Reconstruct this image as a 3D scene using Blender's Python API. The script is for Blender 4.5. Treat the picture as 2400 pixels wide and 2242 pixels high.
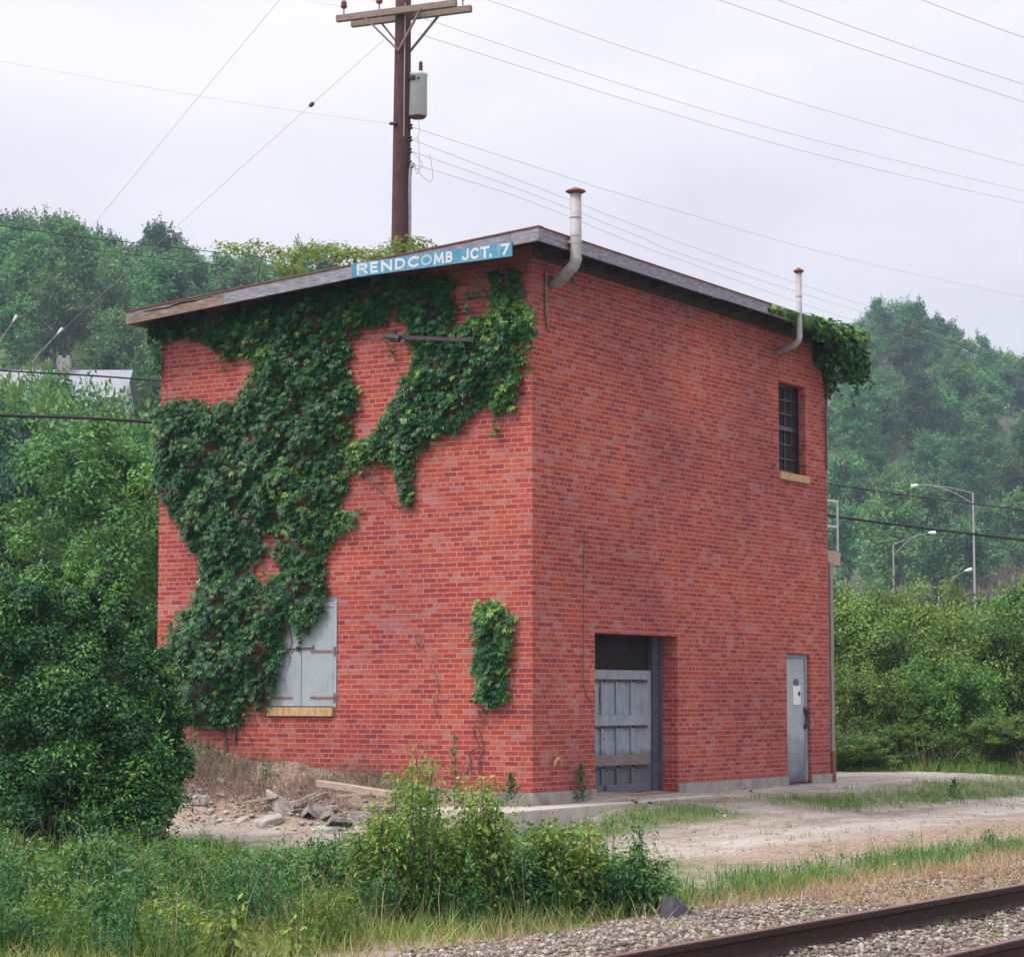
import bpy, math, random
import numpy as np
from mathutils import Vector, Matrix

for o in list(bpy.data.objects):
    bpy.data.objects.remove(o)
sc = bpy.context.scene
COL = sc.collection
RNG = np.random.default_rng(7)
random.seed(7)

# ------------------------------------------------------------------ camera
CAM = np.array([16.0386, -26.0328, 1.2301])
FPX = 5536.459                                   # focal length in pixels of the 2400 px wide photograph
FW = np.array([-0.529519, 0.843303, 0.091917])
RT = np.array([0.846879, 0.531785, -0.000188])
UP = np.array([0.049038, -0.077743, 0.995767])
cam = bpy.data.cameras.new("Camera")
cam_o = bpy.data.objects.new("Camera", cam)
COL.objects.link(cam_o)
m = Matrix.Identity(4)
for i in range(3):
    m[i][0], m[i][1], m[i][2], m[i][3] = RT[i], UP[i], -FW[i], CAM[i]
cam_o.matrix_world = m
cam.sensor_width = 36.0
cam.lens = 36.0 * FPX / 2400.0
cam.clip_start = 0.5
cam.clip_end = 3000
sc.camera = cam_o

# ------------------------------------------------------------------ sky, sun, exposure
SUN_DIR = Vector((-0.42, -0.78, 1.15)).normalized()
world = bpy.data.worlds.new("World")
sc.world = world
world.use_nodes = True
nt = world.node_tree
nt.nodes.clear()
def wn(t, **k):
    n = nt.nodes.new(t)
    for a, b in k.items():
        setattr(n, a, b)
    return n
w_out = wn("ShaderNodeOutputWorld")
sky = wn("ShaderNodeTexSky", sky_type='NISHITA', sun_disc=False)
sky.sun_elevation = math.asin(SUN_DIR.z)
sky.sun_rotation = math.atan2(SUN_DIR.x, SUN_DIR.y)
bg_sky = wn("ShaderNodeBackground")
bg_sky.inputs[1].default_value = 0.1
nt.links.new(sky.outputs[0], bg_sky.inputs[0])
tc = wn("ShaderNodeTexCoord")
sep = wn("ShaderNodeSeparateXYZ")
nt.links.new(tc.outputs['Generated'], sep.inputs[0])
mp = wn("ShaderNodeMapping")
mp.inputs['Scale'].default_value = (1.0, 1.0, 2.6)
nt.links.new(tc.outputs['Generated'], mp.inputs[0])
no = wn("ShaderNodeTexNoise")
no.inputs['Scale'].default_value = 3.2
no.inputs['Detail'].default_value = 4.0
no.inputs['Roughness'].default_value = 0.5
nt.links.new(mp.outputs[0], no.inputs['Vector'])
cr = wn("ShaderNodeValToRGB")
cr.color_ramp.elements[0].position = 0.36
cr.color_ramp.elements[0].color = (0.745, 0.715, 0.80, 1)
cr.color_ramp.elements[1].position = 0.60
cr.color_ramp.elements[1].color = (0.90, 0.865, 0.915, 1)
nt.links.new(no.outputs['Fac'], cr.inputs[0])
mx = wn("ShaderNodeMath", operation='MAXIMUM')
nt.links.new(sep.outputs['Z'], mx.inputs[0]); mx.inputs[1].default_value = 0.0
pw = wn("ShaderNodeMath", operation='POWER')
nt.links.new(mx.outputs[0], pw.inputs[0]); pw.inputs[1].default_value = 1.7
ma = wn("ShaderNodeMath", operation='MULTIPLY_ADD')
nt.links.new(pw.outputs[0], ma.inputs[0]); ma.inputs[1].default_value = 0.85; ma.inputs[2].default_value = 0.675
dt = wn("ShaderNodeVectorMath", operation='DOT_PRODUCT')
nt.links.new(tc.outputs['Generated'], dt.inputs[0]); dt.inputs[1].default_value = tuple(SUN_DIR)
dm = wn("ShaderNodeMath", operation='MAXIMUM')
nt.links.new(dt.outputs['Value'], dm.inputs[0]); dm.inputs[1].default_value = 0.0
dp = wn("ShaderNodeMath", operation='POWER')
nt.links.new(dm.outputs[0], dp.inputs[0]); dp.inputs[1].default_value = 3.0
glow = wn("ShaderNodeMath", operation='MULTIPLY_ADD')
nt.links.new(dp.outputs[0], glow.inputs[0]); glow.inputs[1].default_value = 1.5
nt.links.new(ma.outputs[0], glow.inputs[2])
bg_cl = wn("ShaderNodeBackground")
nt.links.new(cr.outputs[0], bg_cl.inputs[0])
nt.links.new(glow.outputs[0], bg_cl.inputs[1])
mixs = wn("ShaderNodeMixShader")
mixs.inputs[0].default_value = 0.96
nt.links.new(bg_sky.outputs[0], mixs.inputs[1])
nt.links.new(bg_cl.outputs[0], mixs.inputs[2])
nt.links.new(mixs.outputs[0], w_out.inputs[0])

sun = bpy.data.lights.new("Sun", 'SUN')
sun.energy = 1.5
sun.angle = math.radians(10)
sun.color = (1.0, 0.90, 0.74)
sun_o = bpy.data.objects.new("Sun", sun)
COL.objects.link(sun_o)
sun_o.rotation_euler = SUN_DIR.to_track_quat('Z', 'Y').to_euler()

sc.view_settings.view_transform = 'Standard'
sc.view_settings.look = 'None'
sc.view_settings.exposure = 0.64
sc.view_settings.gamma = 1.0
sc.render.engine = 'CYCLES'
sc.cycles.max_bounces = 6
sc.cycles.diffuse_bounces = 2
sc.cycles.glossy_bounces = 2
sc.cycles.transmission_bounces = 3
sc.cycles.transparent_max_bounces = 4
sc.cycles.volume_bounces = 0
sc.cycles.use_denoising = True
sc.cycles.caustics_reflective = False
sc.cycles.caustics_refractive = False

# ------------------------------------------------------------------ pixel helpers (photograph measured 1988 px wide)
PS = 2400.0 / 1988.0
def ray(x, y):
    return FW * FPX + RT * (x * PS - 1200) - UP * (y * PS - 1121)
def onp(x, y, ax, v):
    d = ray(x, y)
    return CAM + d * ((v - CAM[ax]) / d[ax])
def dep(x, y, D):
    return CAM + ray(x, y) / FPX * D
def proj(P):
    d = np.asarray(P, float) - CAM
    z = d @ FW
    return np.stack([(1200 + FPX * (d @ RT) / z) / PS, (1121 - FPX * (d @ UP) / z) / PS, z], -1)

# ------------------------------------------------------------------ scene helpers
def thing(name, label, cat, loc=(0, 0, 0), group=None):
    o = bpy.data.objects.new(name, None)
    o.empty_display_size = 0.2
    o.location = loc
    COL.objects.link(o)
    return tag(o, label, cat, group)
def tag(o, label=None, cat=None, group=None, kind=None):
    if label: o['label'] = label
    if cat: o['category'] = cat
    if group: o['group'] = group
    if kind: o['kind'] = kind
    return o
def link(name, me, mat=None, parent=None):
    if mat is not None and not me.materials:
        me.materials.append(mat)
    o = bpy.data.objects.new(name, me)
    COL.objects.link(o)
    if parent is not None:
        o.parent = parent
        p = parent; off = Vector((0, 0, 0))
        while p is not None:
            off += p.location; p = p.parent
        o.location = -off            # meshes are written in world coordinates
    return o

class MB:
    def __init__(s):
        s.v = []; s.f = []; s.uv = []
    def quad(s, pts, uv=None):
        b = len(s.v)
        s.v += [tuple(map(float, p)) for p in pts]
        s.f.append(tuple(range(b, b + len(pts))))
        s.uv.append(uv if uv else [(0, 0)] * len(pts))
        return s
    def box(s, x0, x1, y0, y1, z0, z1):
        return s.obox([(x0, y0, z0), (x1, y0, z0), (x1, y1, z0), (x0, y1, z0), (x0, y0, z1), (x1, y0, z1), (x1, y1, z1), (x0, y1, z1)])
    def obox(s, c):
        b = len(s.v)
        s.v += [tuple(map(float, p)) for p in c]
        for f in ((0, 3, 2, 1), (4, 5, 6, 7), (0, 1, 5, 4), (1, 2, 6, 5), (2, 3, 7, 6), (3, 0, 4, 7)):
            s.f.append(tuple(b + i for i in f)); s.uv.append([(0, 0)] * 4)
        return s
    def beam(s, a, b, w, h, up=(0, 0, 1)):
        a = Vector(a); b = Vector(b); d = (b - a).normalized()
        x = d.cross(Vector(up)).normalized(); y = x.cross(d).normalized()
        c = []
        for p in (a, b):
            for i, j in ((-1, -1), (1, -1), (1, 1), (-1, 1)):
                c.append(p + x * (w / 2 * i) + y * (h / 2 * j))
        return s.obox(c)
    def tube(s, path, rad, n=8, cap=True):
        path = [Vector(p) for p in path]
        if not hasattr(rad, '__len__'): rad = [rad] * len(path)
        b0 = len(s.v); prev = None
        for i, p in enumerate(path):
            t = (path[min(i + 1, len(path) - 1)] - path[max(i - 1, 0)]).normalized()
            if prev is None:
                ref = Vector((0, 0, 1)) if abs(t.z) < 0.9 else Vector((1, 0, 0))
                x = t.cross(ref).normalized()
            else:
                x = (prev - t * prev.dot(t)).normalized()
            prev = x; y = t.cross(x)
            for k in range(n):
                a = 2 * math.pi * k / n
                s.v.append(tuple(p + (x * math.cos(a) + y * math.sin(a)) * rad[i]))
        for i in range(len(path) - 1):
            for k in range(n):
                k2 = (k + 1) % n
                s.f.append((b0 + i * n + k, b0 + i * n + k2, b0 + (i + 1) * n + k2, b0 + (i + 1) * n + k)); s.uv.append([(0, 0)] * 4)
        if cap:
            s.f.append(tuple(b0 + k for k in reversed(range(n)))); s.uv.append([(0, 0)] * n)
            e = b0 + (len(path) - 1) * n
            s.f.append(tuple(e + k for k in range(n))); s.uv.append([(0, 0)] * n)
        return s
    def lathe(s, c, prof, n=16):
        return s.tube([(c[0], c[1], c[2] + z) for r, z in prof], [r for r, z in prof], n)
    def build(s, name, mat=None, parent=None, smooth=False, bevel=0):
        me = bpy.data.meshes.new(name)
        me.from_pydata(s.v, [], s.f)
        uvl = me.uv_layers.new(name='UVMap')
        flat = [c for f in s.uv for p in f for c in p]
        uvl.data.foreach_set('uv', flat)
        if smooth:
            me.polygons.foreach_set('use_smooth', [True] * len(me.polygons))
        o = link(name, me, mat, parent)
        if bevel:
            md = o.modifiers.new('bevel', 'BEVEL'); md.width = bevel; md.segments = 2; md.limit_method = 'ANGLE'
        return o

# ------------------------------------------------------------------ materials
def nodes(name):
    mt = bpy.data.materials.new(name)
    mt.use_nodes = True
    t = mt.node_tree
    t.nodes.clear()
    out = t.nodes.new('ShaderNodeOutputMaterial')
    return mt, t, out
def N(t, typ, ins=None, **k):
    n = t.nodes.new(typ)
    for a, b in k.items(): setattr(n, a, b)
    for a, b in (ins or {}).items():
        if isinstance(b, bpy.types.NodeSocket): t.links.new(b, n.inputs[a])
        else: n.inputs[a].default_value = b
    return n
def rgba(c): return (c[0], c[1], c[2], 1.0)
def ramp(t, fac, stops):
    n = t.nodes.new('ShaderNodeValToRGB')
    e = n.color_ramp.elements
    e[0].position, e[0].color = stops[0][0], rgba(stops[0][1])
    e[1].position, e[1].color = stops[-1][0], rgba(stops[-1][1])
    for p, c in stops[1:-1]:
        x = e.new(p); x.color = rgba(c)
    t.links.new(fac, n.inputs[0])
    return n.outputs[0]
def mix(t, fac, a, b, blend='MIX'):
    n = t.nodes.new('ShaderNodeMix'); n.data_type = 'RGBA'; n.blend_type = blend
    for i, v in ((0, fac), (6, a), (7, b)):
        if isinstance(v, bpy.types.NodeSocket): t.links.new(v, n.inputs[i])
        elif i == 0: n.inputs[0].default_value = v
        else: n.inputs[i].default_value = rgba(v)
    return n.outputs[2]
def simple(name, c1, c2, scale=3.0, rough=0.7, metal=0.0, stretch=(1, 1, 1), bump=0.0, c3=None, detail=6.0):
    mt, t, out = nodes(name)
    g = N(t, 'ShaderNodeNewGeometry')
    mp = N(t, 'ShaderNodeMapping', {'Vector': g.outputs['Position'], 'Scale': stretch})
    no = N(t, 'ShaderNodeTexNoise', {'Vector': mp.outputs[0], 'Scale': scale, 'Detail': detail, 'Roughness': 0.65})
    st = [(0.3, c1), (0.7, c2)] if c3 is None else [(0.3, c1), (0.55, c2), (0.72, c3)]
    col = ramp(t, no.outputs['Fac'], st)
    b = N(t, 'ShaderNodeBsdfPrincipled', {'Base Color': col, 'Roughness': rough, 'Metallic': metal, 'Specular IOR Level': 0.3})
    if bump:
        bp = N(t, 'ShaderNodeBump', {'Strength': bump, 'Distance': 0.01, 'Height': no.outputs['Fac']})
        t.links.new(bp.outputs[0], b.inputs['Normal'])
    t.links.new(b.outputs[0], out.inputs[0])
    return mt

def brick_material():
    mt, t, out = nodes('brick')
    uv = N(t, 'ShaderNodeUVMap')
    nz = N(t, 'ShaderNodeTexNoise', {'Vector': uv.outputs[0], 'Scale': 6.0, 'Detail': 3.0})
    wob = N(t, 'ShaderNodeVectorMath', {0: nz.outputs['Color'], 1: (0.5, 0.5, 0.5)}, operation='SUBTRACT')
    sc_ = N(t, 'ShaderNodeVectorMath', {0: wob.outputs[0], 'Scale': 0.006}, operation='SCALE')
    vec = N(t, 'ShaderNodeVectorMath', {0: uv.outputs[0], 1: sc_.outputs[0]}, operation='ADD')
    def bt(mort, a, b, m_):
        n = t.nodes.new('ShaderNodeTexBrick')
        n.offset = 0.5; n.offset_frequency = 2; n.squash = 0.5; n.squash_frequency = 6
        t.links.new(vec.outputs[0], n.inputs['Vector'])
        n.inputs['Color1'].default_value = rgba(a); n.inputs['Color2'].default_value = rgba(b); n.inputs['Mortar'].default_value = rgba(m_)
        n.inputs['Scale'].default_value = 1.0
        n.inputs['Mortar Size'].default_value = mort
        n.inputs['Mortar Smooth'].default_value = 0.25
        n.inputs['Bias'].default_value = 0.0
        n.inputs['Brick Width'].default_value = 0.2127
        n.inputs['Row Height'].default_value = 0.0667
        return n
    rnd = bt(0.0, (0, 0, 0), (1, 1, 1), (0.5, 0.5, 0.5))
    msk = bt(0.0075, (0, 0, 0), (0, 0, 0), (1, 1, 1))
    bc = ramp(t, rnd.outputs['Color'], [(0.0, (0.235, 0.040, 0.043)), (0.25, (0.29, 0.051, 0.045)), (0.5, (0.325, 0.060, 0.048)), (0.78, (0.365, 0.079, 0.054)), (1.0, (0.305, 0.072, 0.064))])
    # a few purple-grey and pale weathered bricks in drifts
    n1 = N(t, 'ShaderNodeTexNoise', {'Vector': uv.outputs[0], 'Scale': 2.6, 'Detail': 6.0, 'Roughness': 0.72})
    gate = N(t, 'ShaderNodeMath', {0: n1.outputs['Fac'], 1: rnd.outputs['Color']}, operation='MULTIPLY_ADD')
    gate.inputs[1].default_value = 1.0
    rs_ = N(t, 'ShaderNodeMath', {0: rnd.outputs['Color'], 1: 0.34}, operation='MULTIPLY')
    add = N(t, 'ShaderNodeMath', {0: n1.outputs['Fac'], 1: rs_.outputs[0]}, operation='ADD')
    g2 = ramp(t, add.outputs[0], [(0.98, (0, 0, 0)), (1.0, (0, 0, 0))])
    m1 = N(t, 'ShaderNodeMapRange', {'Value': add.outputs[0], 'From Min': 0.73, 'From Max': 0.90, 'To Max': 0.8})
    bc = mix(t, m1.outputs[0], bc, (0.33, 0.165, 0.165))
    m0 = N(t, 'ShaderNodeMapRange', {'Value': add.outputs[0], 'From Min': 0.56, 'From Max': 0.40, 'To Max': 0.7})
    bc = mix(t, m0.outputs[0], bc, (0.17, 0.045, 0.066))
    n3 = N(t, 'ShaderNodeTexNoise', {'Vector': uv.outputs[0], 'Scale': 60.0, 'Detail': 3.0})
    bc = mix(t, 0.55, bc, ramp(t, n3.outputs['Fac'], [(0.3, (0.5, 0.5, 0.52)), (0.7, (1.32, 1.32, 1.30))]), 'MULTIPLY')
    n4 = N(t, 'ShaderNodeTexNoise', {'Vector': uv.outputs[0], 'Scale': 0.55, 'Detail': 4.0})
    big = ramp(t, n4.outputs['Fac'], [(0.28, (0.76, 0.76, 0.86)), (0.5, (0.98, 0.98, 1.0)), (0.72, (1.16, 1.13, 1.06))])
    n5 = N(t, 'ShaderNodeTexNoise', {'Vector': uv.outputs[0], 'Scale': 9.0, 'Detail': 4.0})
    mc = ramp(t, n5.outputs['Fac'], [(0.3, (0.38, 0.135, 0.10)), (0.7, (0.50, 0.215, 0.165))])
    col = mix(t, msk.outputs['Color'], bc, mc)
    col = mix(t, 1.0, col, big, 'MULTIPLY')
    # run-off soot streaks plus painted eave shade at the top, damp blotches near ground
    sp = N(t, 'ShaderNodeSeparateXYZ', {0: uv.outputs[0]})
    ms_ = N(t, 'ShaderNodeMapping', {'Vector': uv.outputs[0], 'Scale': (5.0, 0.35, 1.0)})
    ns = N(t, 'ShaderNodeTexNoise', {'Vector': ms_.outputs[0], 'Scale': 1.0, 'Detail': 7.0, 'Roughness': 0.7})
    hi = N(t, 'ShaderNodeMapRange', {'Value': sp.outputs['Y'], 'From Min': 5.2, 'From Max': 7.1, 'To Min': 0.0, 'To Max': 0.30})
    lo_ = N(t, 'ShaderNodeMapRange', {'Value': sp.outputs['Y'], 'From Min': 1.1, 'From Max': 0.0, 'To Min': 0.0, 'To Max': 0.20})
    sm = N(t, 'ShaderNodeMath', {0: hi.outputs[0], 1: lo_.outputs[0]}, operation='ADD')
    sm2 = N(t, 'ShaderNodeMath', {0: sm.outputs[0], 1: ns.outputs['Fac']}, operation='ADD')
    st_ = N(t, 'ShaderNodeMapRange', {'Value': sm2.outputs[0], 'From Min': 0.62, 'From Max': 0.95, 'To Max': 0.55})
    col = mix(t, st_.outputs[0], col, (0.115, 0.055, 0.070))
    b = N(t, 'ShaderNodeBsdfPrincipled', {'Base Color': col, 'Roughness': 0.85, 'Specular IOR Level': 0.2})
    inv = N(t, 'ShaderNodeMath', {0: 1.0, 1: msk.outputs['Color']}, operation='SUBTRACT')
    hh = N(t, 'ShaderNodeMath', {0: n3.outputs['Fac'], 1: 0.35, 2: inv.outputs[0]}, operation='MULTIPLY_ADD')
    bp = N(t, 'ShaderNodeBump', {'Strength': 0.5, 'Distance': 0.006, 'Height': hh.outputs[0]})
    t.links.new(bp.outputs[0], b.inputs['Normal'])
    t.links.new(b.outputs[0], out.inputs[0])
    return mt

def leaf_material(name, c_lo, c_mid, c_hi, var=0.0, trans=0.25, rough=0.5):
    mt, t, out = nodes(name)
    at = N(t, 'ShaderNodeAttribute', attribute_name='tint')
    col = ramp(t, at.outputs['Fac'], [(0.0, c_lo), (0.55, c_mid), (1.0, c_hi)])
    if var:
        oi = N(t, 'ShaderNodeObjectInfo')
        hs = N(t, 'ShaderNodeHueSaturation')
        h = N(t, 'ShaderNodeMapRange', {'Value': oi.outputs['Random'], 'To Min': 0.5 - 0.045 * var, 'To Max': 0.5 + 0.010 * var})
        fr = N(t, 'ShaderNodeMath', {0: oi.outputs['Random'], 1: 7.13}, operation='MULTIPLY')
        fr2 = N(t, 'ShaderNodeMath', {0: fr.outputs[0]}, operation='FRACT')
        v = N(t, 'ShaderNodeMapRange', {'Value': fr2.outputs[0], 'To Min': 1 - 0.35 * var, 'To Max': 1 + 0.4 * var})
        t.links.new(col, hs.inputs['Color'])
        t.links.new(h.outputs[0], hs.inputs['Hue'])
        t.links.new(v.outputs[0], hs.inputs['Value'])
        col = hs.outputs[0]
    b = N(t, 'ShaderNodeBsdfPrincipled', {'Base Color': col, 'Roughness': rough, 'Specular IOR Level': 0.3})
    tr = N(t, 'ShaderNodeBsdfTranslucent', {'Color': mix(t, 1.0, col, (1.25, 1.35, 0.6), 'MULTIPLY')})
    ms = N(t, 'ShaderNodeMixShader', {0: trans, 1: b.outputs[0], 2: tr.outputs[0]})
    t.links.new(ms.outputs[0], out.inputs[0])
    return mt

def worn(name, c1, c2, wear, c3=None, rough=0.6, amount=0.64):
    mt, t, out = nodes(name)
    g = N(t, 'ShaderNodeNewGeometry')
    n1 = N(t, 'ShaderNodeTexNoise', {'Vector': g.outputs['Position'], 'Scale': 3.5, 'Detail': 8.0, 'Roughness': 0.7})
    mp = N(t, 'ShaderNodeMapping', {'Vector': g.outputs['Position'], 'Scale': (16, 16, 1.1)})
    n2 = N(t, 'ShaderNodeTexNoise', {'Vector': mp.outputs[0], 'Scale': 1.0, 'Detail': 8.0, 'Roughness': 0.75})
    n3 = N(t, 'ShaderNodeTexNoise', {'Vector': g.outputs['Position'], 'Scale': 22.0, 'Detail': 8.0, 'Roughness': 0.75})
    col = ramp(t, n1.outputs['Fac'], [(0.3, c1), (0.7, c2)])
    a = N(t, 'ShaderNodeMapRange', {'Value': n2.outputs['Fac'], 'From Min': amount - .07, 'From Max': amount + .07, 'To Max': 0.8})
    col = mix(t, a.outputs[0], col, wear)
    b_ = N(t, 'ShaderNodeMapRange', {'Value': n3.outputs['Fac'], 'From Min': 0.64, 'From Max': 0.70, 'To Max': 0.75})
    col = mix(t, b_.outputs[0], col, c3 or wear)
    b = N(t, 'ShaderNodeBsdfPrincipled', {'Base Color': col, 'Roughness': rough})
    bp = N(t, 'ShaderNodeBump', {'Strength': 0.35, 'Distance': 0.004, 'Height': n3.outputs['Fac']})
    t.links.new(bp.outputs[0], b.inputs['Normal'])
    t.links.new(b.outputs[0], out.inputs[0])
    return mt
M = {}
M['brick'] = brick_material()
M['concrete'] = simple('concrete', (0.17, 0.15, 0.135), (0.29, 0.265, 0.24), 4, 0.9, bump=0.4, c3=(0.35, 0.325, 0.30), detail=9)
M['slab_face'] = simple('old_concrete', (0.30, 0.27, 0.24), (0.44, 0.40, 0.36), 4, 0.9, bump=0.4, c3=(0.36, 0.31, 0.27))
M['fascia'] = simple('weathered_fascia', (0.11, 0.11, 0.14), (0.24, 0.235, 0.275), 9, 0.85, stretch=(0.8, 0.8, 4), bump=0.5, c3=(0.38, 0.36, 0.37))
M['split'] = simple('peeling_fascia', (0.10, 0.075, 0.07), (0.23, 0.165, 0.135), 8, 0.85, stretch=(0.8, 0.8, 5), bump=0.6, c3=(0.38, 0.29, 0.25), detail=9)
M['soffit'] = simple('soffit_wood', (0.035, 0.026, 0.028), (0.07, 0.05, 0.05), 6, 0.9)
M['tar'] = simple('roof_felt', (0.03, 0.028, 0.03), (0.06, 0.055, 0.055), 8, 0.9)
M['edge'] = simple('rusty_drip_edge', (0.10, 0.035, 0.025), (0.20, 0.07, 0.045), 12, 0.7, c3=(0.05, 0.04, 0.045))
M['shutter'] = worn('grey_shutter_metal', (0.235, 0.28, 0.315), (0.32, 0.365, 0.39), (0.16, 0.15, 0.15), (0.20, 0.15, 0.12))
M['rust'] = simple('rusty_iron', (0.10, 0.075, 0.07), (0.22, 0.15, 0.12), 20, 0.8, c3=(0.32, 0.26, 0.23))
M['iron'] = simple('dark_iron', (0.025, 0.02, 0.025), (0.06, 0.05, 0.055), 15, 0.6)
M['sill'] = simple('tan_sill', (0.29, 0.165, 0.075), (0.47, 0.325, 0.17), 9, 0.85, stretch=(2.5, 2.5, 0.6), c3=(0.40, 0.215, 0.09))
M['galv'] = simple('galvanised', (0.24, 0.235, 0.245), (0.36, 0.35, 0.36), 9, 0.6, metal=0.15, c3=(0.42, 0.39, 0.37), detail=9)
M['can'] = simple('transformer_grey', (0.46, 0.49, 0.52), (0.58, 0.60, 0.64), 5, 0.45)
M['ceramic'] = simple('brown_porcelain', (0.12, 0.045, 0.035), (0.20, 0.075, 0.055), 10, 0.3)
M['pole'] = simple('creosote_pole', (0.035, 0.020, 0.022), (0.095, 0.046, 0.044), 6, 0.9, stretch=(8, 8, 0.5), bump=0.5, c3=(0.085, 0.055, 0.066))
M['arm'] = simple('weathered_arm', (0.16, 0.115, 0.10), (0.28, 0.215, 0.19), 8, 0.9, stretch=(1, 5, 5), bump=0.4)
M['wire'] = simple('wire_aluminium', (0.34, 0.33, 0.37), (0.44, 0.42, 0.47), 1, 0.6)
M['cable'] = simple('black_cable', (0.018, 0.013, 0.018), (0.03, 0.02, 0.026), 2, 0.6)
M['rail'] = simple('rusty_rail', (0.020, 0.009, 0.010), (0.040, 0.017, 0.016), 14, 0.8, bump=0.25, c3=(0.065, 0.030, 0.026))
M['railhead'] = simple('rail_head', (0.10, 0.050, 0.042), (0.17, 0.095, 0.08), 10, 0.5, stretch=(6, 0.6, 1))
M['tie'] = simple('tie_wood', (0.05, 0.04, 0.04), (0.12, 0.095, 0.085), 5, 0.9, stretch=(1, 6, 6), bump=0.5)
M['timber'] = simple('bleached_timber', (0.26, 0.20, 0.16), (0.44, 0.36, 0.30), 8, 0.9, stretch=(1, 5, 5), bump=0.4)
M['deckwood'] = simple('landing_wood', (0.26, 0.19, 0.14), (0.42, 0.33, 0.25), 6, 0.9, stretch=(1, 9, 0.8), bump=0.3, c3=(0.36, 0.24, 0.15))
M['postgrey'] = simple('post_grey', (0.20, 0.18, 0.17), (0.29, 0.265, 0.25), 6, 0.9, stretch=(4, 4, 0.5))
M['postrust'] = simple('post_rust', (0.14, 0.055, 0.04), (0.24, 0.10, 0.065), 9, 0.9)
M['paintpipe'] = simple('pale_pipe', (0.50, 0.51, 0.53), (0.62, 0.62, 0.63), 6, 0.5)
M['dark'] = simple('dark_glass', (0.016, 0.013, 0.017), (0.034, 0.026, 0.032), 6, 0.25)
M['louvre'] = simple('dark_louvre', (0.010, 0.008, 0.012), (0.026, 0.017, 0.024), 9, 0.8, stretch=(3, 3, .6))
M['flatwhite'] = simple('white_plate', (0.62, 0.62, 0.64), (0.74, 0.73, 0.74), 14, 0.5)
M['roundgrey'] = simple('round_plate', (0.07, 0.08, 0.12), (0.13, 0.14, 0.19), 14, 0.5)
M['rock'] = simple('rubble_stone', (0.19, 0.165, 0.15), (0.37, 0.335, 0.31), 12, 0.95, bump=0.9, c3=(0.50, 0.47, 0.44), detail=10)
M['slate'] = simple('bent_sheet', (0.018, 0.018, 0.026), (0.050, 0.050, 0.066), 12, 0.6)
M['bark'] = simple('bark', (0.07, 0.05, 0.045), (0.15, 0.115, 0.10), 12, 0.95, stretch=(3, 3, 0.6), bump=0.5)
M['straw'] = leaf_material('straw', (0.20, 0.12, 0.085), (0.36, 0.25, 0.16), (0.50, 0.40, 0.27), trans=0.15, rough=0.7)
M['house_roof'] = simple('house_shingle', (0.21, 0.22, 0.255), (0.29, 0.30, 0.335), 2, 0.85)
M['house_wall'] = simple('house_siding', (0.40, 0.40, 0.43), (0.50, 0.50, 0.52), 2, 0.7)
M['house_brick'] = simple('house_chimney', (0.22, 0.19, 0.185), (0.32, 0.285, 0.27), 3, 0.9)
# vegetation (leaf albedo, darkest to brightest leaf)
M['ivy'] = leaf_material('vine_leaf', (0.007, 0.044, 0.018), (0.026, 0.115, 0.032), (0.20, 0.33, 0.045), trans=0.16, rough=0.36)
M['ivy_pale'] = leaf_material('young_vine_leaf', (0.10, 0.17, 0.04), (0.22, 0.30, 0.06), (0.36, 0.40, 0.12), trans=0.3)  # paler yellow-green leaf colour of the roof creeper
M['bush'] = leaf_material('bush_leaf', (0.005, 0.040, 0.014), (0.023, 0.105, 0.026), (0.18, 0.36, 0.05), trans=0.10, rough=0.45)
M['tree'] = leaf_material('tree_leaf', (0.016, 0.075, 0.032), (0.062, 0.180, 0.052), (0.19, 0.33, 0.07), var=1.0, trans=0.2)
M['far'] = leaf_material('far_leaf', (0.014, 0.082, 0.042), (0.058, 0.180, 0.068), (0.140, 0.305, 0.10), var=1.4, trans=0.2)
M['hedge'] = leaf_material('hedge_leaf', (0.014, 0.062, 0.018), (0.080, 0.195, 0.042), (0.30, 0.43, 0.085), var=0.8, trans=0.2)
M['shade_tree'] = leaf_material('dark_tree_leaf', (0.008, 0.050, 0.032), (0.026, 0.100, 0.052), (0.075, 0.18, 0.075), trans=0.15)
M['bright_tree'] = leaf_material('bright_tree_leaf', (0.022, 0.090, 0.030), (0.095, 0.235, 0.060), (0.28, 0.44, 0.10), trans=0.24)
M['sapling'] = leaf_material('sapling_leaf', (0.028, 0.095, 0.018), (0.105, 0.21, 0.034), (0.36, 0.42, 0.08), var=0.4, trans=0.26)
M['weed'] = leaf_material('weed_leaf', (0.012, 0.068, 0.028), (0.045, 0.145, 0.042), (0.18, 0.30, 0.065), trans=0.2)
M['grass'] = leaf_material('grass_blade', (0.04, 0.12, 0.034), (0.09, 0.20, 0.045), (0.28, 0.34, 0.09), trans=0.22)
M['drygrass'] = leaf_material('yellow_grass', (0.08, 0.145, 0.035), (0.18, 0.235, 0.055), (0.42, 0.39, 0.14), trans=0.22)

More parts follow.
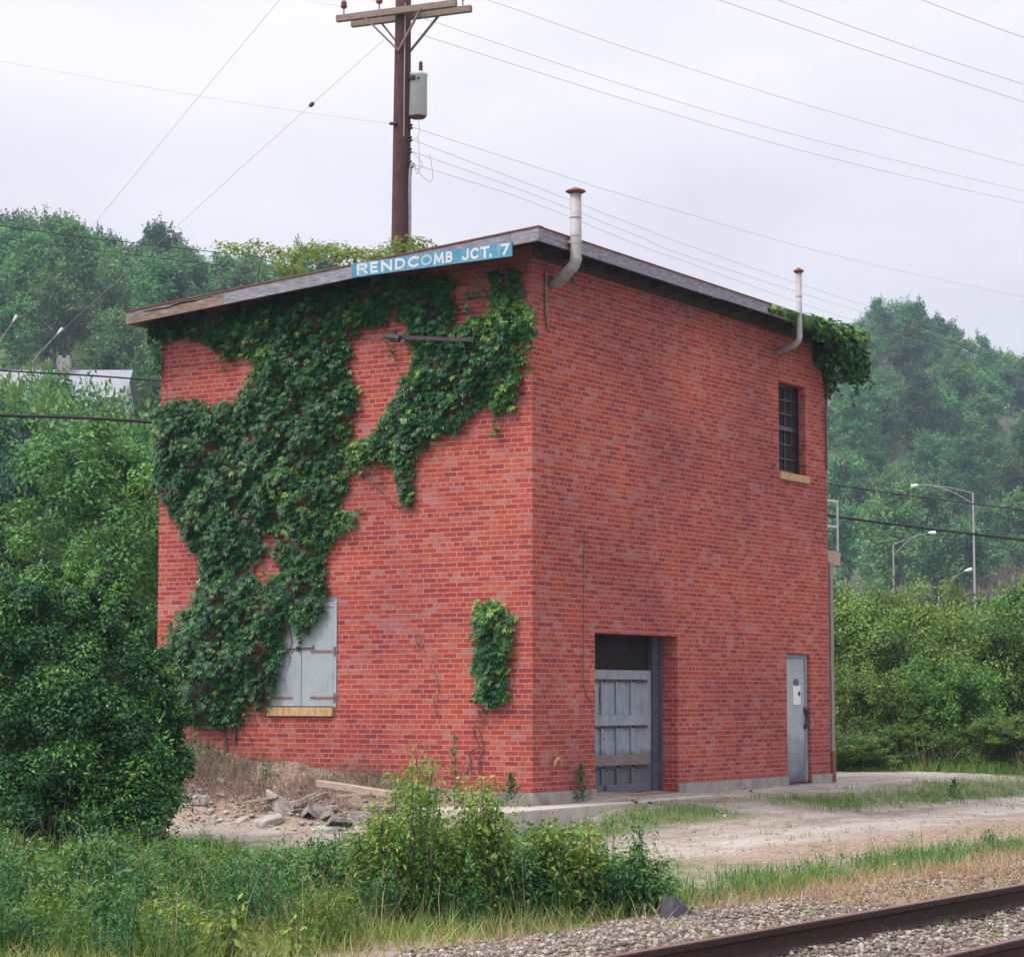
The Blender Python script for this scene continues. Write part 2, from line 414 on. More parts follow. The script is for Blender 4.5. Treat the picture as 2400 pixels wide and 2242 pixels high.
# ------------------------------------------------------------------ ground
LW, RW = 6.31, 9.16
def sstep(a, b, x):
    t = np.clip((x - a) / (b - a), 0, 1)
    return t * t * (3 - 2 * t)
def lumps(x, y):
    return (np.sin(x * 1.7 + y * 0.6) * np.sin(y * 1.3 - x * 0.5) * 0.5 + np.sin(x * 4.1 + 1.3) * np.sin(y * 3.7 + x) * 0.25 + np.sin(x * 9.3 + y * 2.0) * np.sin(y * 8.1) * 0.12)
def gz(x, y):
    x = np.asarray(x, float); y = np.asarray(y, float)
    z = -0.45 + 0.025 * lumps(x, y)
    # apron sloping up to the right wall
    a = np.exp(-(np.maximum(x, 0) / 1.9) ** 2) * sstep(-1.6, 0.4, y) * (1 - sstep(14, 26, y))
    z = z + 0.265 * a * (x > -7.0) * (0.35 + 0.65 * sstep(-0.5, 2.2, y - 1.2 * np.maximum(x, 0) * 0.0))
    # bank of rubble and earth against the left wall
    hx = np.interp(x, [-9.5, -7.5, -5.7, -4.7, -3.2, -2.2, -1.0, -0.2, 0.6], [0.5, 0.92, 0.98, 0.78, 0.60, 0.50, 0.34, 0.14, 0.0])
    b = hx * np.clip(1 + y / 2.3, 0, 1) ** 0.9 * (y <= 0.0) + hx * (y > 0) * np.exp(-np.maximum(y, 0) / 6.0)
    z = z + b * (1 + 0.12 * lumps(x * 2.2, y * 2.2)) * (x < 0.7)
    # ballast shoulder and flat
    z = z + (0.08 + 0.015 * lumps(x * 3, y * 3)) * sstep(7.0, 8.3, x) * (1 - sstep(13.2, 14.4, x))
    z = z + 0.10 * sstep(19, 26, y) * (x < 3)
    return z

def ground_sheet():
    def axis(lo, hi, step, far):
        a = list(np.arange(lo, hi + 1e-6, step)); s = step; p = hi
        while p < far: s *= 1.22; p += s; a.append(p)
        s = step; p = lo; l = []
        while p > -far: s *= 1.22; p -= s; l.append(p)
        return np.array(l[::-1] + a)
    xs = axis(-10.5, 14.5, 0.16, 1500); ys = axis(-16.5, 24, 0.18, 1500)
    X, Y = np.meshgrid(xs, ys)
    Z = gz(X, Y)
    nx, ny = len(xs), len(ys)
    V = np.stack([X.ravel(), Y.ravel(), Z.ravel()], 1)
    i = np.arange(nx * ny).reshape(ny, nx)
    F = np.stack([i[:-1, :-1].ravel(), i[:-1, 1:].ravel(), i[1:, 1:].ravel(), i[1:, :-1].ravel()], 1)
    me = np_mesh('ground', V, F)
    x, y = X.ravel(), Y.ravel()
    j = 0.5 * lumps(x * 1.3, y * 1.1) + RNG.normal(0, 0.12, len(x))
    gr = np.zeros(len(x)); tan = np.zeros(len(x)); stone = np.zeros(len(x))
    def band(v, a, b, s=0.35): return sstep(a - s, a + s, v) * (1 - sstep(b - s, b + s, v))
    gr = np.maximum(gr, band(x + j * 0.7, 6.1, 7.15) * band(y, -12, 2))
    gr = np.maximum(gr, band(x + j * 0.9, 0.7, 2.3) * band(y + j * 2, 4.5, 22, 1) * 0.8)
    gr = np.maximum(gr, band(x + j * 0.5, 0.75, 1.9) * band(y + j, -2.2, 2.8, .6) * 0.9)
    gr = np.maximum(gr, sstep(15.2, 17, y + j * 2 - .5 * np.maximum(x, 0)))
    gr = np.maximum(gr, (1 - sstep(4.8, 6.3, x + j)) * (1 - sstep(-5.4, -3.6, y + j * 1.5)))
    gr = np.maximum(gr, 1 - sstep(-10, -8, x))
    tan = np.maximum(tan, band(x + j * 0.8, 4.3, 6.0, .5) * sstep(-7, -3, y))
    tan = np.maximum(tan, band(y, -2.2, 0.2) * (x < 0) * 0.9)
    tan = np.maximum(tan, band(x + j, 6.8, 7.8) * 0.7)
    stone = sstep(7.1, 7.9, x + j * 0.5)
    tan = np.maximum(tan, band(x + j, 6.7, 9.0, .4) * sstep(-10.4, -8.8, y + j))
    stone = stone * (1 - .8 * band(x + j, 6.7, 9.0, .4) * sstep(-10.4, -8.8, y + j))
    for nm, a in (('grass_mask', gr), ('dirt_mask', tan), ('stone_mask', stone)):
        at = me.attributes.new(nm, 'FLOAT', 'POINT'); at.data.foreach_set('value', np.clip(a, 0, 1).astype(np.float32))
    mt, t, out = nodes('ground')
    g = N(t, 'ShaderNodeNewGeometry')
    pos = g.outputs['Position']
    vo = N(t, 'ShaderNodeTexVoronoi', {'Vector': pos, 'Scale': 26.0})
    v2 = N(t, 'ShaderNodeTexVoronoi', {'Vector': pos, 'Scale': 70.0})
    n1 = N(t, 'ShaderNodeTexNoise', {'Vector': pos, 'Scale': 1.1, 'Detail': 7.0, 'Roughness': 0.65})
    n2 = N(t, 'ShaderNodeTexNoise', {'Vector': pos, 'Scale': 14.0, 'Detail': 5.0})
    gv = ramp(t, v2.outputs['Color'], [(0.1, (0.22, 0.20, 0.18)), (0.5, (0.355, 0.33, 0.30)), (0.9, (0.51, 0.485, 0.455))])
    gv = mix(t, 0.85, gv, ramp(t, n1.outputs['Fac'], [(0.35, (0.72, 0.64, 0.58)), (0.52, (0.98, 0.95, 0.93)), (0.68, (1.12, 1.1, 1.1))]), 'MULTIPLY')
    st = ramp(t, vo.outputs['Color'], [(0.1, (0.13, 0.105, 0.085)), (0.5, (0.22, 0.185, 0.15)), (0.9, (0.34, 0.30, 0.255))])
    di = ramp(t, n2.outputs['Fac'], [(0.3, (0.17, 0.12, 0.09)), (0.5, (0.27, 0.20, 0.15)), (0.7, (0.40, 0.32, 0.25))])
    gg = ramp(t, n2.outputs['Fac'], [(0.3, (0.075, 0.10, 0.04)), (0.7, (0.17, 0.185, 0.075))])
    def A(nm): return N(t, 'ShaderNodeAttribute', attribute_name=nm).outputs['Fac']
    s3 = N(t, 'ShaderNodeSeparateXYZ', {0: pos})
    mp2 = N(t, 'ShaderNodeMapping', {'Vector': pos, 'Scale': (1.0, 0.16, 1.0)})
    nr = N(t, 'ShaderNodeTexNoise', {'Vector': mp2.outputs[0], 'Scale': 1.6, 'Detail': 7.0, 'Roughness': 0.7})
    rut = ramp(t, nr.outputs['Fac'], [(0.36, (0.60, 0.54, 0.49)), (0.5, (0.97, 0.95, 0.93)), (0.66, (1.10, 1.09, 1.08))])
    gv = mix(t, 0.9, gv, rut, 'MULTIPLY')
    n8 = N(t, 'ShaderNodeTexNoise', {'Vector': pos, 'Scale': 3.2, 'Detail': 8.0, 'Roughness': 0.75})
    spot = N(t, 'ShaderNodeMapRange', {'Value': n8.outputs['Fac'], 'From Min': 0.60, 'From Max': 0.72, 'To Max': 0.55})
    gv = mix(t, spot.outputs[0], gv, (0.145, 0.125, 0.10))
    c = mix(t, A('dirt_mask'), gv, di)
    c = mix(t, A('stone_mask'), c, st)
    c = mix(t, A('grass_mask'), c, gg)
    b = N(t, 'ShaderNodeBsdfPrincipled', {'Base Color': c, 'Roughness': 0.95, 'Specular IOR Level': 0.15})
    h = N(t, 'ShaderNodeMath', {0: v2.outputs['Distance'], 1: n2.outputs['Fac']}, operation='ADD')
    bp = N(t, 'ShaderNodeBump', {'Strength': 0.6, 'Distance': 0.02, 'Height': h.outputs[0]})
    t.links.new(bp.outputs[0], b.inputs['Normal'])
    t.links.new(b.outputs[0], out.inputs[0])
    tag(link('ground', me, mt), 'gravel and weedy earth around the brick building', None, kind='structure')

def np_mesh(name, V, F, tint=None):
    V = np.ascontiguousarray(V, np.float32); F = np.ascontiguousarray(F, np.int32)
    me = bpy.data.meshes.new(name)
    k = F.shape[1]
    me.vertices.add(len(V)); me.vertices.foreach_set('co', V.ravel())
    me.loops.add(F.size); me.loops.foreach_set('vertex_index', F.ravel())
    me.polygons.add(len(F))
    me.polygons.foreach_set('loop_start', np.arange(0, F.size, k, dtype=np.int32))
    me.polygons.foreach_set('loop_total', np.full(len(F), k, np.int32))
    if tint is not None:
        at = me.attributes.new('tint', 'FLOAT', 'POINT'); at.data.foreach_set('value', np.ascontiguousarray(tint, np.float32))
    me.update()
    me.validate()
    return me
def nrm(a): return a / np.maximum(np.linalg.norm(a, axis=-1, keepdims=True), 1e-9)
def rdir(n):
    return nrm(RNG.normal(size=(n, 3)))
def leaves(P, D, Nn, L, W, tint):
    """folded pointed leaves, four points each"""
    n = len(P); D = nrm(D); S = nrm(np.cross(D, Nn)); Nn = np.cross(S, D)
    L = np.broadcast_to(L, n)[:, None]; W = np.broadcast_to(W, n)[:, None]
    mid = P + D * L * 0.42 - Nn * L * 0.02
    V = np.stack([P, mid + S * W * 0.5 + Nn * W * 0.14, P + D * L - Nn * L * 0.10, mid - S * W * 0.5 + Nn * W * 0.14], 1).reshape(-1, 3)
    b = np.arange(n)[:, None] * 4
    F = np.concatenate([b + [0, 2, 1], b + [0, 3, 2]], 0)
    return V, F, np.repeat(np.clip(tint, 0, 1), 4)
def blades(P, D, H, W, bend, tint):
    n = len(P); D = nrm(D); s = nrm(np.cross(D, rdir(n))); bd = nrm(np.cross(s, D))
    H = np.broadcast_to(H, n)[:, None]; W = np.broadcast_to(W, n)[:, None]; bend = np.broadcast_to(bend, n)[:, None]
    m_ = P + D * H * 0.55 + bd * bend * H * 0.22
    tp = P + D * H * (1 - 0.25 * np.abs(bend)) + bd * bend * H * 0.75
    V = np.stack([P - s * W / 2, P + s * W / 2, m_ + s * W * 0.38, m_ - s * W * 0.38, tp], 1).reshape(-1, 3)
    b = np.arange(n)[:, None] * 5
    F = np.concatenate([b + [0, 1, 2], b + [0, 2, 3], b + [3, 2, 4]], 0)
    return V, F, np.repeat(np.clip(tint, 0, 1), 5)
def join(*parts):
    V = []; F = []; T = []; o = 0
    for v, f, t in parts:
        V.append(v); F.append(f + o); T.append(t); o += len(v)
    return np.concatenate(V), np.concatenate(F), np.concatenate(T)
def crown_leaves(centres, radii, per, L, flat=0.75, tint_c=None, droop=0.25, wr=0.5):
    """leaves gathered on the outer part of many clumps"""
    nc = len(centres)
    k = RNG.integers(0, nc, per) if np.isscalar(per) else np.repeat(np.arange(nc), per)
    n = len(k)
    d = rdir(n); d[:, 2] *= flat; 
    rr = (0.55 + 0.5 * RNG.random(n) ** 0.6) * radii[k]
    P = centres[k] + d * rr[:, None]
    Nn = nrm(nrm(d) * 0.6 + np.array([0, 0, 0.75]) + RNG.normal(0, 0.4, (n, 3)))
    D = nrm(np.cross(Nn, RNG.normal(size=(n, 3)))) ; D[:, 2] -= droop; D = nrm(D + nrm(d) * 0.5)
    ll = L * RNG.uniform(0.65, 1.35, n)
    tc = RNG.random(nc) if tint_c is None else tint_c
    tint = 0.5 * tc[k] + 0.5 * RNG.random(n) ** 1.6
    return leaves(P, D, Nn, ll, ll * wr, tint)

ground_sheet()

# ------------------------------------------------------------------ the brick building
bld = thing('brick_building', 'two storey red brick railway building half covered in vine with a low shed roof', 'building', (0, 0, 0))
def ztop(x, y=0.0):
    return 7.24 + 0.0715 * (x - 0.4) - 0.006 * (y + 0.5)          # top of the roof plane
def wall_front(mb, axis_pts, zpts, holes, P, topf, uoff=0.0):
    """grid of faces with holes; P(u,z,d) gives a point at depth d behind the face"""
    us = sorted(set(axis_pts)); zs = sorted(set(zpts))
    for a, b in zip(us[:-1], us[1:]):
        for c, d in zip(zs[:-1], zs[1:]):
            mu, mz = (a + b) / 2, (c + d) / 2
            if any(h[0] < mu < h[1] and h[2] < mz < h[3] for h in holes): continue
            da = d if d < zs[-1] else topf(a); db = d if d < zs[-1] else topf(b)
            mb.quad([P(a, c, 0), P(b, c, 0), P(b, db, 0), P(a, da, 0)], [(a + uoff, c), (b + uoff, c), (b + uoff, db), (a + uoff, da)])
    for h in holes:
        u0, u1, z0, z1, dp = h
        mb.quad([P(u0, z0, 0), P(u0, z1, 0), P(u0, z1, dp), P(u0, z0, dp)], [(u0 + uoff, z0), (u0 + uoff, z1), (u0 + uoff - dp, z1), (u0 + uoff - dp, z0)])
        mb.quad([P(u1, z0, dp), P(u1, z1, dp), P(u1, z1, 0), P(u1, z0, 0)], [(u1 + uoff + dp, z0), (u1 + uoff + dp, z1), (u1 + uoff, z1), (u1 + uoff, z0)])
        mb.quad([P(u0, z1, 0), P(u1, z1, 0), P(u1, z1, dp), P(u0, z1, dp)], [(u0 + uoff, z1), (u1 + uoff, z1), (u1 + uoff, z1 + dp), (u0 + uoff, z1 + dp)])
        mb.quad([P(u0, z0, dp), P(u1, z0, dp), P(u1, z0, 0), P(u0, z0, 0)], [(u0 + uoff, z0 - dp), (u1 + uoff, z0 - dp), (u1 + uoff, z0), (u0 + uoff, z0)])
GAR = (1.61, 3.96, -0.12, 2.09, 0.30)
DOR = (7.57, 8.42, -0.13, 1.90, 0.12)
WIN = (7.38, 8.36, 4.74, 6.17, 0.16)
SHU = (-4.30, -3.12, 1.09, 2.60, 0.07)
th = 0.07
w = MB()
wall_front(w, [0, 1.61, 3.96, 7.38, 7.57, 8.36, 8.42, RW], [0, 1.90, 2.09, 4.74, 6.17, 7.3], [GAR, DOR, WIN],
           lambda u, z, d: (-d, u, z), lambda y: ztop(0, y) - th, 50 * .2127)
wall_front(w, [-LW, -4.30, -3.12, 0], [0, 1.09, 2.60, 7.3], [SHU],
           lambda u, z, d: (u, d, z), lambda x: ztop(x, 0) - th, 50 * .2127)
w.quad([(0, RW, 0), (-LW, RW, 0), (-LW, RW, ztop(-LW, RW) - th), (0, RW, ztop(0, RW) - th)], [(0, 0), (LW, 0), (LW, 6.7), (0, 7.1)])
w.quad([(-LW, RW, 0), (-LW, 0, 0), (-LW, 0, ztop(-LW, 0) - th), (-LW, RW, ztop(-LW, RW) - th)], [(0, 0), (RW, 0), (RW, 6.7), (0, 6.7)])
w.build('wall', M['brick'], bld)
# inner leaf keeps the inside dark and closed
il = MB()
il.box(-LW + 0.31, -0.31, 0.31, RW - 0.31, 2.3, 2.42)
il.box(-LW + 0.5, -2.6, 0.6, RW - 0.6, -0.3, 2.29)
il.build('inner_floor', M['soffit'], bld)
fd = MB()
fd.box(-LW - 0.02, 0.025, -0.025, 0.30, -0.9, -0.002)
for a, b in ((0.30, 1.606), (3.964, 7.566), (8.424, RW + 0.02)):
    fd.box(-0.30, 0.025, a, b, -0.9, -0.002)
fd.box(-0.302, 0.02, 1.606, 3.964, -0.9, -0.124)
fd.box(-0.302, 0.02, 7.566, 8.424, -0.9, -0.136)
fd.box(-LW - 0.02, -0.30, RW - 0.28, RW + 0.02, -0.9, -0.002)
fd.box(-LW - 0.02, -LW + 0.28, 0.30, RW - 0.28, -0.9, -0.002)
fd.build('foundation', M['concrete'], bld)

# roof with fascia boards, drip edge and rafters
X0, X1, Y0, Y1 = -6.50, 0.40, -0.50, RW + 0.45
def rp(x, y, dz): return (x, y, ztop(x, y) + dz)
r = MB()
r.obox([rp(X0, Y0, -0.05), rp(X1, Y0, -0.05), rp(X1, Y1, -0.05), rp(X0, Y1, -0.05), rp(X0, Y0, -0.008), rp(X1, Y0, -0.008), rp(X1, Y1, -0.008), rp(X0, Y1, -0.008)])
roof = r.build('roof', M['tar'], bld)
sf = MB()
for k in range(15):
    y = 0.12 + k * 0.62
    sf.obox([(-LW - .15, y, ztop(-LW - .15, y) - 0.19), (X1 - 0.03, y, ztop(X1 - .03, y) - 0.17), (X1 - 0.03, y + .045, ztop(X1 - .03, y) - 0.17), (-LW - .15, y + .045, ztop(-LW - .15, y) - 0.19),
             (-LW - .15, y, ztop(-LW - .15, y) - 0.052), (X1 - 0.03, y, ztop(X1 - .03, y) - 0.052), (X1 - 0.03, y + .045, ztop(X1 - .03, y) - 0.052), (-LW - .15, y + .045, ztop(-LW - .15, y) - 0.052)])
for k in range(10):
    x = -6.2 + k * 0.64
    sf.obox([(x, Y0 + .03, ztop(x) - 0.17), (x + .045, Y0 + .03, ztop(x) - 0.17), (x + .045, 0.1, ztop(x) - 0.17), (x, 0.1, ztop(x) - 0.17),
             (x, Y0 + .03, ztop(x) - 0.054), (x + .045, Y0 + .03, ztop(x) - 0.054), (x + .045, 0.1, ztop(x) - 0.054), (x, 0.1, ztop(x) - 0.054)])
sf.build('rafters', M['soffit'], roof)
q_ = MB(); q_.obox([(0.001, 0.0, ztop(0, 0) - .24), (0.022, 0.0, ztop(0, 0) - .24), (0.022, RW, ztop(0, RW) - .24), (0.001, RW, ztop(0, RW) - .24), (0.001, 0.0, ztop(0, 0) - .071), (0.022, 0.0, ztop(0, 0) - .071), (0.022, RW, ztop(0, RW) - .071), (0.001, RW, ztop(0, RW) - .071)])
q_.build('eave_shade', M['soffit'], roof)  # added dark strip that stands in for shade under the eave
def board_y(mb, xa, xb, za, zb, y0, y1):      # board along the rake, following the slope
    mb.obox([(xa, y0, ztop(xa, y0) + za), (xb, y0, ztop(xb, y0) + za), (xb, y1, ztop(xb, y0) + za), (xa, y1, ztop(xa, y0) + za),
             (xa, y0, ztop(xa, y0) + zb), (xb, y0, ztop(xb, y0) + zb), (xb, y1, ztop(xb, y0) + zb), (xa, y1, ztop(xa, y0) + zb)])
def board_x(mb, ya, yb, za, zb, x0, x1):
    mb.obox([(x0, ya, ztop(x0, ya) + za), (x1, ya, ztop(x0, ya) + za), (x1, yb, ztop(x0, yb) + za), (x0, yb, ztop(x0, yb) + za),
             (x0, ya, ztop(x0, ya) + zb), (x1, ya, ztop(x0, ya) + zb), (x1, yb, ztop(x0, yb) + zb), (x0, yb, ztop(x0, yb) + zb)])
b1 = MB(); board_y(b1, -4.73, 0.0, -0.19, -0.012, Y0 - .03, Y0); board_y(b1, 0.003, X1 + .03, -0.185, -0.012, Y0 - .032, Y0)
b1.build('fascia', M['fascia'], roof, bevel=.004)
b1 = MB(); b1u = MB()
xs_ = np.linspace(-6.53, -4.735, 15)
crk = -0.088 + np.cumsum(RNG.normal(0, 0.009, 15)); gap = np.clip(0.028 * np.sin(np.linspace(-0.4, 3.3, 15)) + RNG.normal(0, .004, 15), 0.002, 0.05)
for i in range(14):
    xa, xb = xs_[i], xs_[i + 1]
    for lo, hi in ((None, -1), (1, None)):
        z = []
        for x_, c_, g_ in ((xa, crk[i], gap[i]), (xb, crk[i + 1], gap[i + 1])):
            if lo is None: z.append((-0.19, c_ - g_ / 2))
            else: z.append((c_ + g_ / 2, -0.012))
        (b1 if lo is None else b1u).obox([(xa, Y0 - .025, ztop(xa, Y0) + z[0][0]), (xb, Y0 - .025, ztop(xb, Y0) + z[1][0]), (xb, Y0, ztop(xb, Y0) + z[1][0]), (xa, Y0, ztop(xa, Y0) + z[0][0]),
                 (xa, Y0 - .025, ztop(xa, Y0) + z[0][1]), (xb, Y0 - .025, ztop(xb, Y0) + z[1][1]), (xb, Y0, ztop(xb, Y0) + z[1][1]), (xa, Y0, ztop(xa, Y0) + z[0][1])])
tag(b1.build('fascia', M['split'], roof), 'split and peeling lower half of the fascia at the low end')
b1u.build('fascia', M['fascia'], roof)
b1 = MB(); board_x(b1, Y0, 4.6, -0.185, -0.012, X1, X1 + .03); board_x(b1, 4.603, Y1, -0.175, -0.012, X1, X1 + .03)
b1.build('fascia', M['fascia'], roof, bevel=.004)
b1 = MB(); board_x(b1, Y0, Y1, -0.19, -0.012, X0 - .03, X0)
b1.build('fascia', M['fascia'], roof)
b1 = MB(); board_y(b1, X0 - .04, X1 + .04, -0.010, 0.008, Y0 - .045, Y0 + .08); board_x(b1, Y0 + .08, Y1, -0.010, 0.008, X1 - .08, X1 + .043); board_x(b1, Y0 + .08, Y1, -0.010, 0.008, X0 - .04, X0 + .08)
b1.build('drip_edge', M['edge'], roof)

# window shutters on the left wall
fr = MB()
fr.box(-4.30, -3.12, 0.02, 0.06, 2.53, 2.60); fr.box(-4.30, -4.25, 0.02, 0.06, 1.09, 2.53); fr.box(-3.175, -3.12, -0.015, 0.06, 1.09, 2.53)
shw = thing('shuttered_window', None, None); shw.parent = bld
del_keys = [k for k in shw.keys()]
fr.build('frame', M['shutter'], shw)
for xa, xb in ((-4.245, -3.722), (-3.712, -3.18)):
    s_ = MB(); s_.box(xa, xb, -0.012, 0.022, 1.10, 2.44)
    s_.build('shutter', M['shutter'], shw, bevel=.004)
s_ = MB(); s_.box(-4.245, -3.18, -0.006, 0.02, 2.45, 2.525); s_.build('top_panel', M['shutter'], shw, bevel=.003)
for z in (1.20, 1.83):
    h = MB(); h.box(-3.56, -3.10, -0.020, -0.0125, z, z + 0.035); h.tube([(-3.145, -0.022, z - .04), (-3.145, -0.022, z + .08)], 0.014, 8)
    h.build('hinge', M['rust'], shw)
    h = MB(); h.box(-4.24, -3.86, -0.020, -0.0125, z, z + 0.032)
    h.build('hinge', M['rust'], shw)
h = MB(); h.tube([(-4.0, -0.03, 1.885), (-3.5, -0.03, 1.895), (-3.5, -0.03, 1.935)], 0.009, 6); h.box(-3.78, -3.74, -0.05, -0.0125, 1.86, 1.92)
h.build('latch_bar', M['iron'], shw)
s_ = MB()
for xa, xb in ((-4.29, -4.0), (-3.997, -3.72), (-3.717, -3.44), (-3.437, -3.165)):
    s_.box(xa, xb, -0.045, 0.05, 0.965, 1.086)
s_.build('sill', M['sill'], shw, bevel=.006)

# garage door in its recess
gd = thing('garage_door', None, None); gd.parent = bld
def garage_mat():
    mt, t, out = nodes('garage_door_paint')
    g = N(t, 'ShaderNodeNewGeometry')
    s3 = N(t, 'ShaderNodeSeparateXYZ', {0: g.outputs['Position']})
    no_ = N(t, 'ShaderNodeTexNoise', {'Vector': g.outputs['Position'], 'Scale': 6.0, 'Detail': 6.0, 'Roughness': 0.7})
    mpn = N(t, 'ShaderNodeMapping', {'Vector': g.outputs['Position'], 'Scale': (14, 14, 1.2)})
    st_ = N(t, 'ShaderNodeTexNoise', {'Vector': mpn.outputs[0], 'Scale': 2.0, 'Detail': 5.0})
    st2 = N(t, 'ShaderNodeTexNoise', {'Vector': g.outputs['Position'], 'Scale': 24.0, 'Detail': 8.0, 'Roughness': 0.75})
    base = ramp(t, no_.outputs['Fac'], [(0.3, (0.16, 0.185, 0.235)), (0.5, (0.22, 0.25, 0.30)), (0.72, (0.29, 0.32, 0.355))])
    grime = ramp(t, st_.outputs['Fac'], [(0.35, (0.055, 0.055, 0.072)), (0.7, (0.10, 0.10, 0.125))])
    hg = N(t, 'ShaderNodeMath', {0: no_.outputs['Fac'], 1: 0.35, 2: s3.outputs['Z']}, operation='MULTIPLY_ADD')
    k_ = N(t, 'ShaderNodeMapRange', {'Value': hg.outputs[0], 'From Min': 0.50, 'From Max': 0.68, 'To Min': 0.92, 'To Max': 0.0})
    pe = N(t, 'ShaderNodeMapRange', {'Value': st2.outputs['Fac'], 'From Min': 0.58, 'From Max': 0.68, 'To Max': 0.7})
    base = mix(t, pe.outputs[0], base, (0.125, 0.115, 0.115))
    sk = N(t, 'ShaderNodeMapRange', {'Value': st_.outputs['Fac'], 'From Min': 0.55, 'From Max': 0.72, 'To Max': 0.6})
    base = mix(t, sk.outputs[0], base, (0.10, 0.105, 0.125))
    c = mix(t, k_.outputs[0], base, grime)
    b = N(t, 'ShaderNodeBsdfPrincipled', {'Base Color': c, 'Roughness': 0.7})
    t.links.new(b.outputs[0], out.inputs[0])
    return mt
M['garage'] = garage_mat()
M['railbrown'] = simple('bare_rail', (0.12, 0.10, 0.10), (0.21, 0.18, 0.175), 9, 0.85, stretch=(1, 0.7, 5))
p_ = MB(); p_.box(-0.34, -0.30, 1.45, 3.72, -0.10, 1.60); p_.build('door_panel', M['garage'], gd)
for z0, z1, mk in ((1.47, 1.60, 'garage'), (0.83, 0.98, 'garage'), (0.28, 0.43, 'railbrown'), (-0.10, 0.02, 'garage')):
    q_ = MB(); q_.box(-0.298, -0.262, 1.45, 3.60, z0, z1); q_.build('door_rail', M[mk], gd, bevel=.004)
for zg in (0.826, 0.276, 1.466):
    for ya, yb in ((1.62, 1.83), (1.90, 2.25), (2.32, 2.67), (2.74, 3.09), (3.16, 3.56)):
        q_ = MB(); q_.box(-0.2985, -0.2665, ya, yb, zg - .030, zg - .001); q_.build('rail_shade', M['iron'], gd)  # dark strips in place of the shadow each rail casts on the panel
for k, y in enumerate((1.86, 2.28, 2.70, 3.12)):
    for z0, z1 in ((0.022, 0.244), (0.432, 0.794), (0.982, 1.434)):
        q_ = MB(); q_.box(-0.298, -0.272, y - 0.028, y + 0.028, z0, z1); q_.build('door_stile', M['garage'], gd, bevel=.003)
for pts in ([(1.84, 1.44), (1.835, 1.2), (1.845, 1.0)], [(2.25, 1.36), (2.24, 1.22), (2.25, 1.12)], [(2.25, 0.80), (2.30, 0.66), (2.315, 0.45)], [(2.31, 0.60), (2.38, 0.66)], [(1.84, 0.62), (1.845, 0.46)]):
    q_ = MB(); q_.tube([(-0.2985, y, z) for y, z in pts], [0.012 * (0.6 if i else 1) for i in range(len(pts))], 6); q_.build('crack', M['iron'], gd)
q_ = MB(); q_.tube([(-0.262, 2.30, -0.04), (-0.262, 2.36, -0.02), (-0.262, 2.30, 0.0)], 0.02, 6); q_.build('broken_hole', M['iron'], gd)
q_ = MB(); q_.box(-0.34, -0.27, 3.72, 3.955, -0.11, 2.085); q_.box(-0.30, -0.24, 3.88, 3.957, -0.115, 2.087)
q_.build('door_frame', simple('jamb_paint', (0.045, 0.045, 0.065), (0.09, 0.088, 0.115), 7, 0.8), gd)
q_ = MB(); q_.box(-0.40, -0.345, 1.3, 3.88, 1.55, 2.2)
q_.build('opening_shade', simple('opening_shade_black', (0.010, 0.006, 0.008), (0.022, 0.013, 0.015), 8, .9), gd)  # near-black sheet painting the darkness of the opening above the door

# narrow grey door at the far end
dr = thing('steel_door', None, None); dr.parent = bld
def door_mat():
    mt, t, out = nodes('steel_door_paint')
    g = N(t, 'ShaderNodeNewGeometry')
    s3 = N(t, 'ShaderNodeSeparateXYZ', {0: g.outputs['Position']})
    no_ = N(t, 'ShaderNodeTexNoise', {'Vector': g.outputs['Position'], 'Scale': 4.0, 'Detail': 6.0})
    base = ramp(t, no_.outputs['Fac'], [(0.3, (0.27, 0.31, 0.355)), (0.7, (0.34, 0.385, 0.42))])
    hg = N(t, 'ShaderNodeMath', {0: no_.outputs['Fac'], 1: 0.6, 2: s3.outputs['Z']}, operation='MULTIPLY_ADD')
    k_ = N(t, 'ShaderNodeMapRange', {'Value': hg.outputs[0], 'From Min': 0.25, 'From Max': 1.0, 'To Min': 0.95, 'To Max': 0.0})
    c = mix(t, k_.outputs[0], base, (0.07, 0.07, 0.105))
    b = N(t, 'ShaderNodeBsdfPrincipled', {'Base Color': c, 'Roughness': 0.55})
    t.links.new(b.outputs[0], out.inputs[0])
    return mt
q_ = MB(); q_.box(-0.11, -0.065, 7.60, 8.34, -0.10, 1.83); q_.build('door_leaf', door_mat(), dr, bevel=.004)
q_ = MB(); q_.box(-0.118, -0.05, 8.343, 8.418, -0.128, 1.895); q_.box(-0.118, -0.05, 7.572, 8.343, 1.835, 1.895); q_.box(-0.118, -0.05, 7.572, 7.60, -0.128, 1.835)
q_.build('frame', simple('frame_paint', (0.20, 0.22, 0.26), (0.30, 0.32, 0.36), 6, 0.7), dr)
c = onp(1545.5, 1323, 0, -.06); q_ = MB()
for a_, b_ in ((0, .6), (.6, 1.0)):
    pass
ring_ = [[(-.064 + dx, c[1] + .095 * k_ * math.cos(t_), c[2] + .052 * k_ * math.sin(t_)) for t_ in np.linspace(0, 2 * math.pi, 20, endpoint=False)] for dx, k_ in ((0, 1.0), (.012, 1.0), (.020, .75))]
for r0_, r1_ in zip(ring_[:-1], ring_[1:]):
    for k in range(20): q_.quad([r0_[k], r0_[(k + 1) % 20], r1_[(k + 1) % 20], r1_[k]])
q_.quad(ring_[-1]); q_.build('round_plate', M['roundgrey'], dr)
a_, b_ = onp(1540, 1367, 0, -.06), onp(1554, 1331, 0, -.06)
q_ = MB(); q_.box(-0.064, -0.058, a_[1], b_[1], a_[2], b_[2]); q_.build('notice_plate', M['flatwhite'], dr)
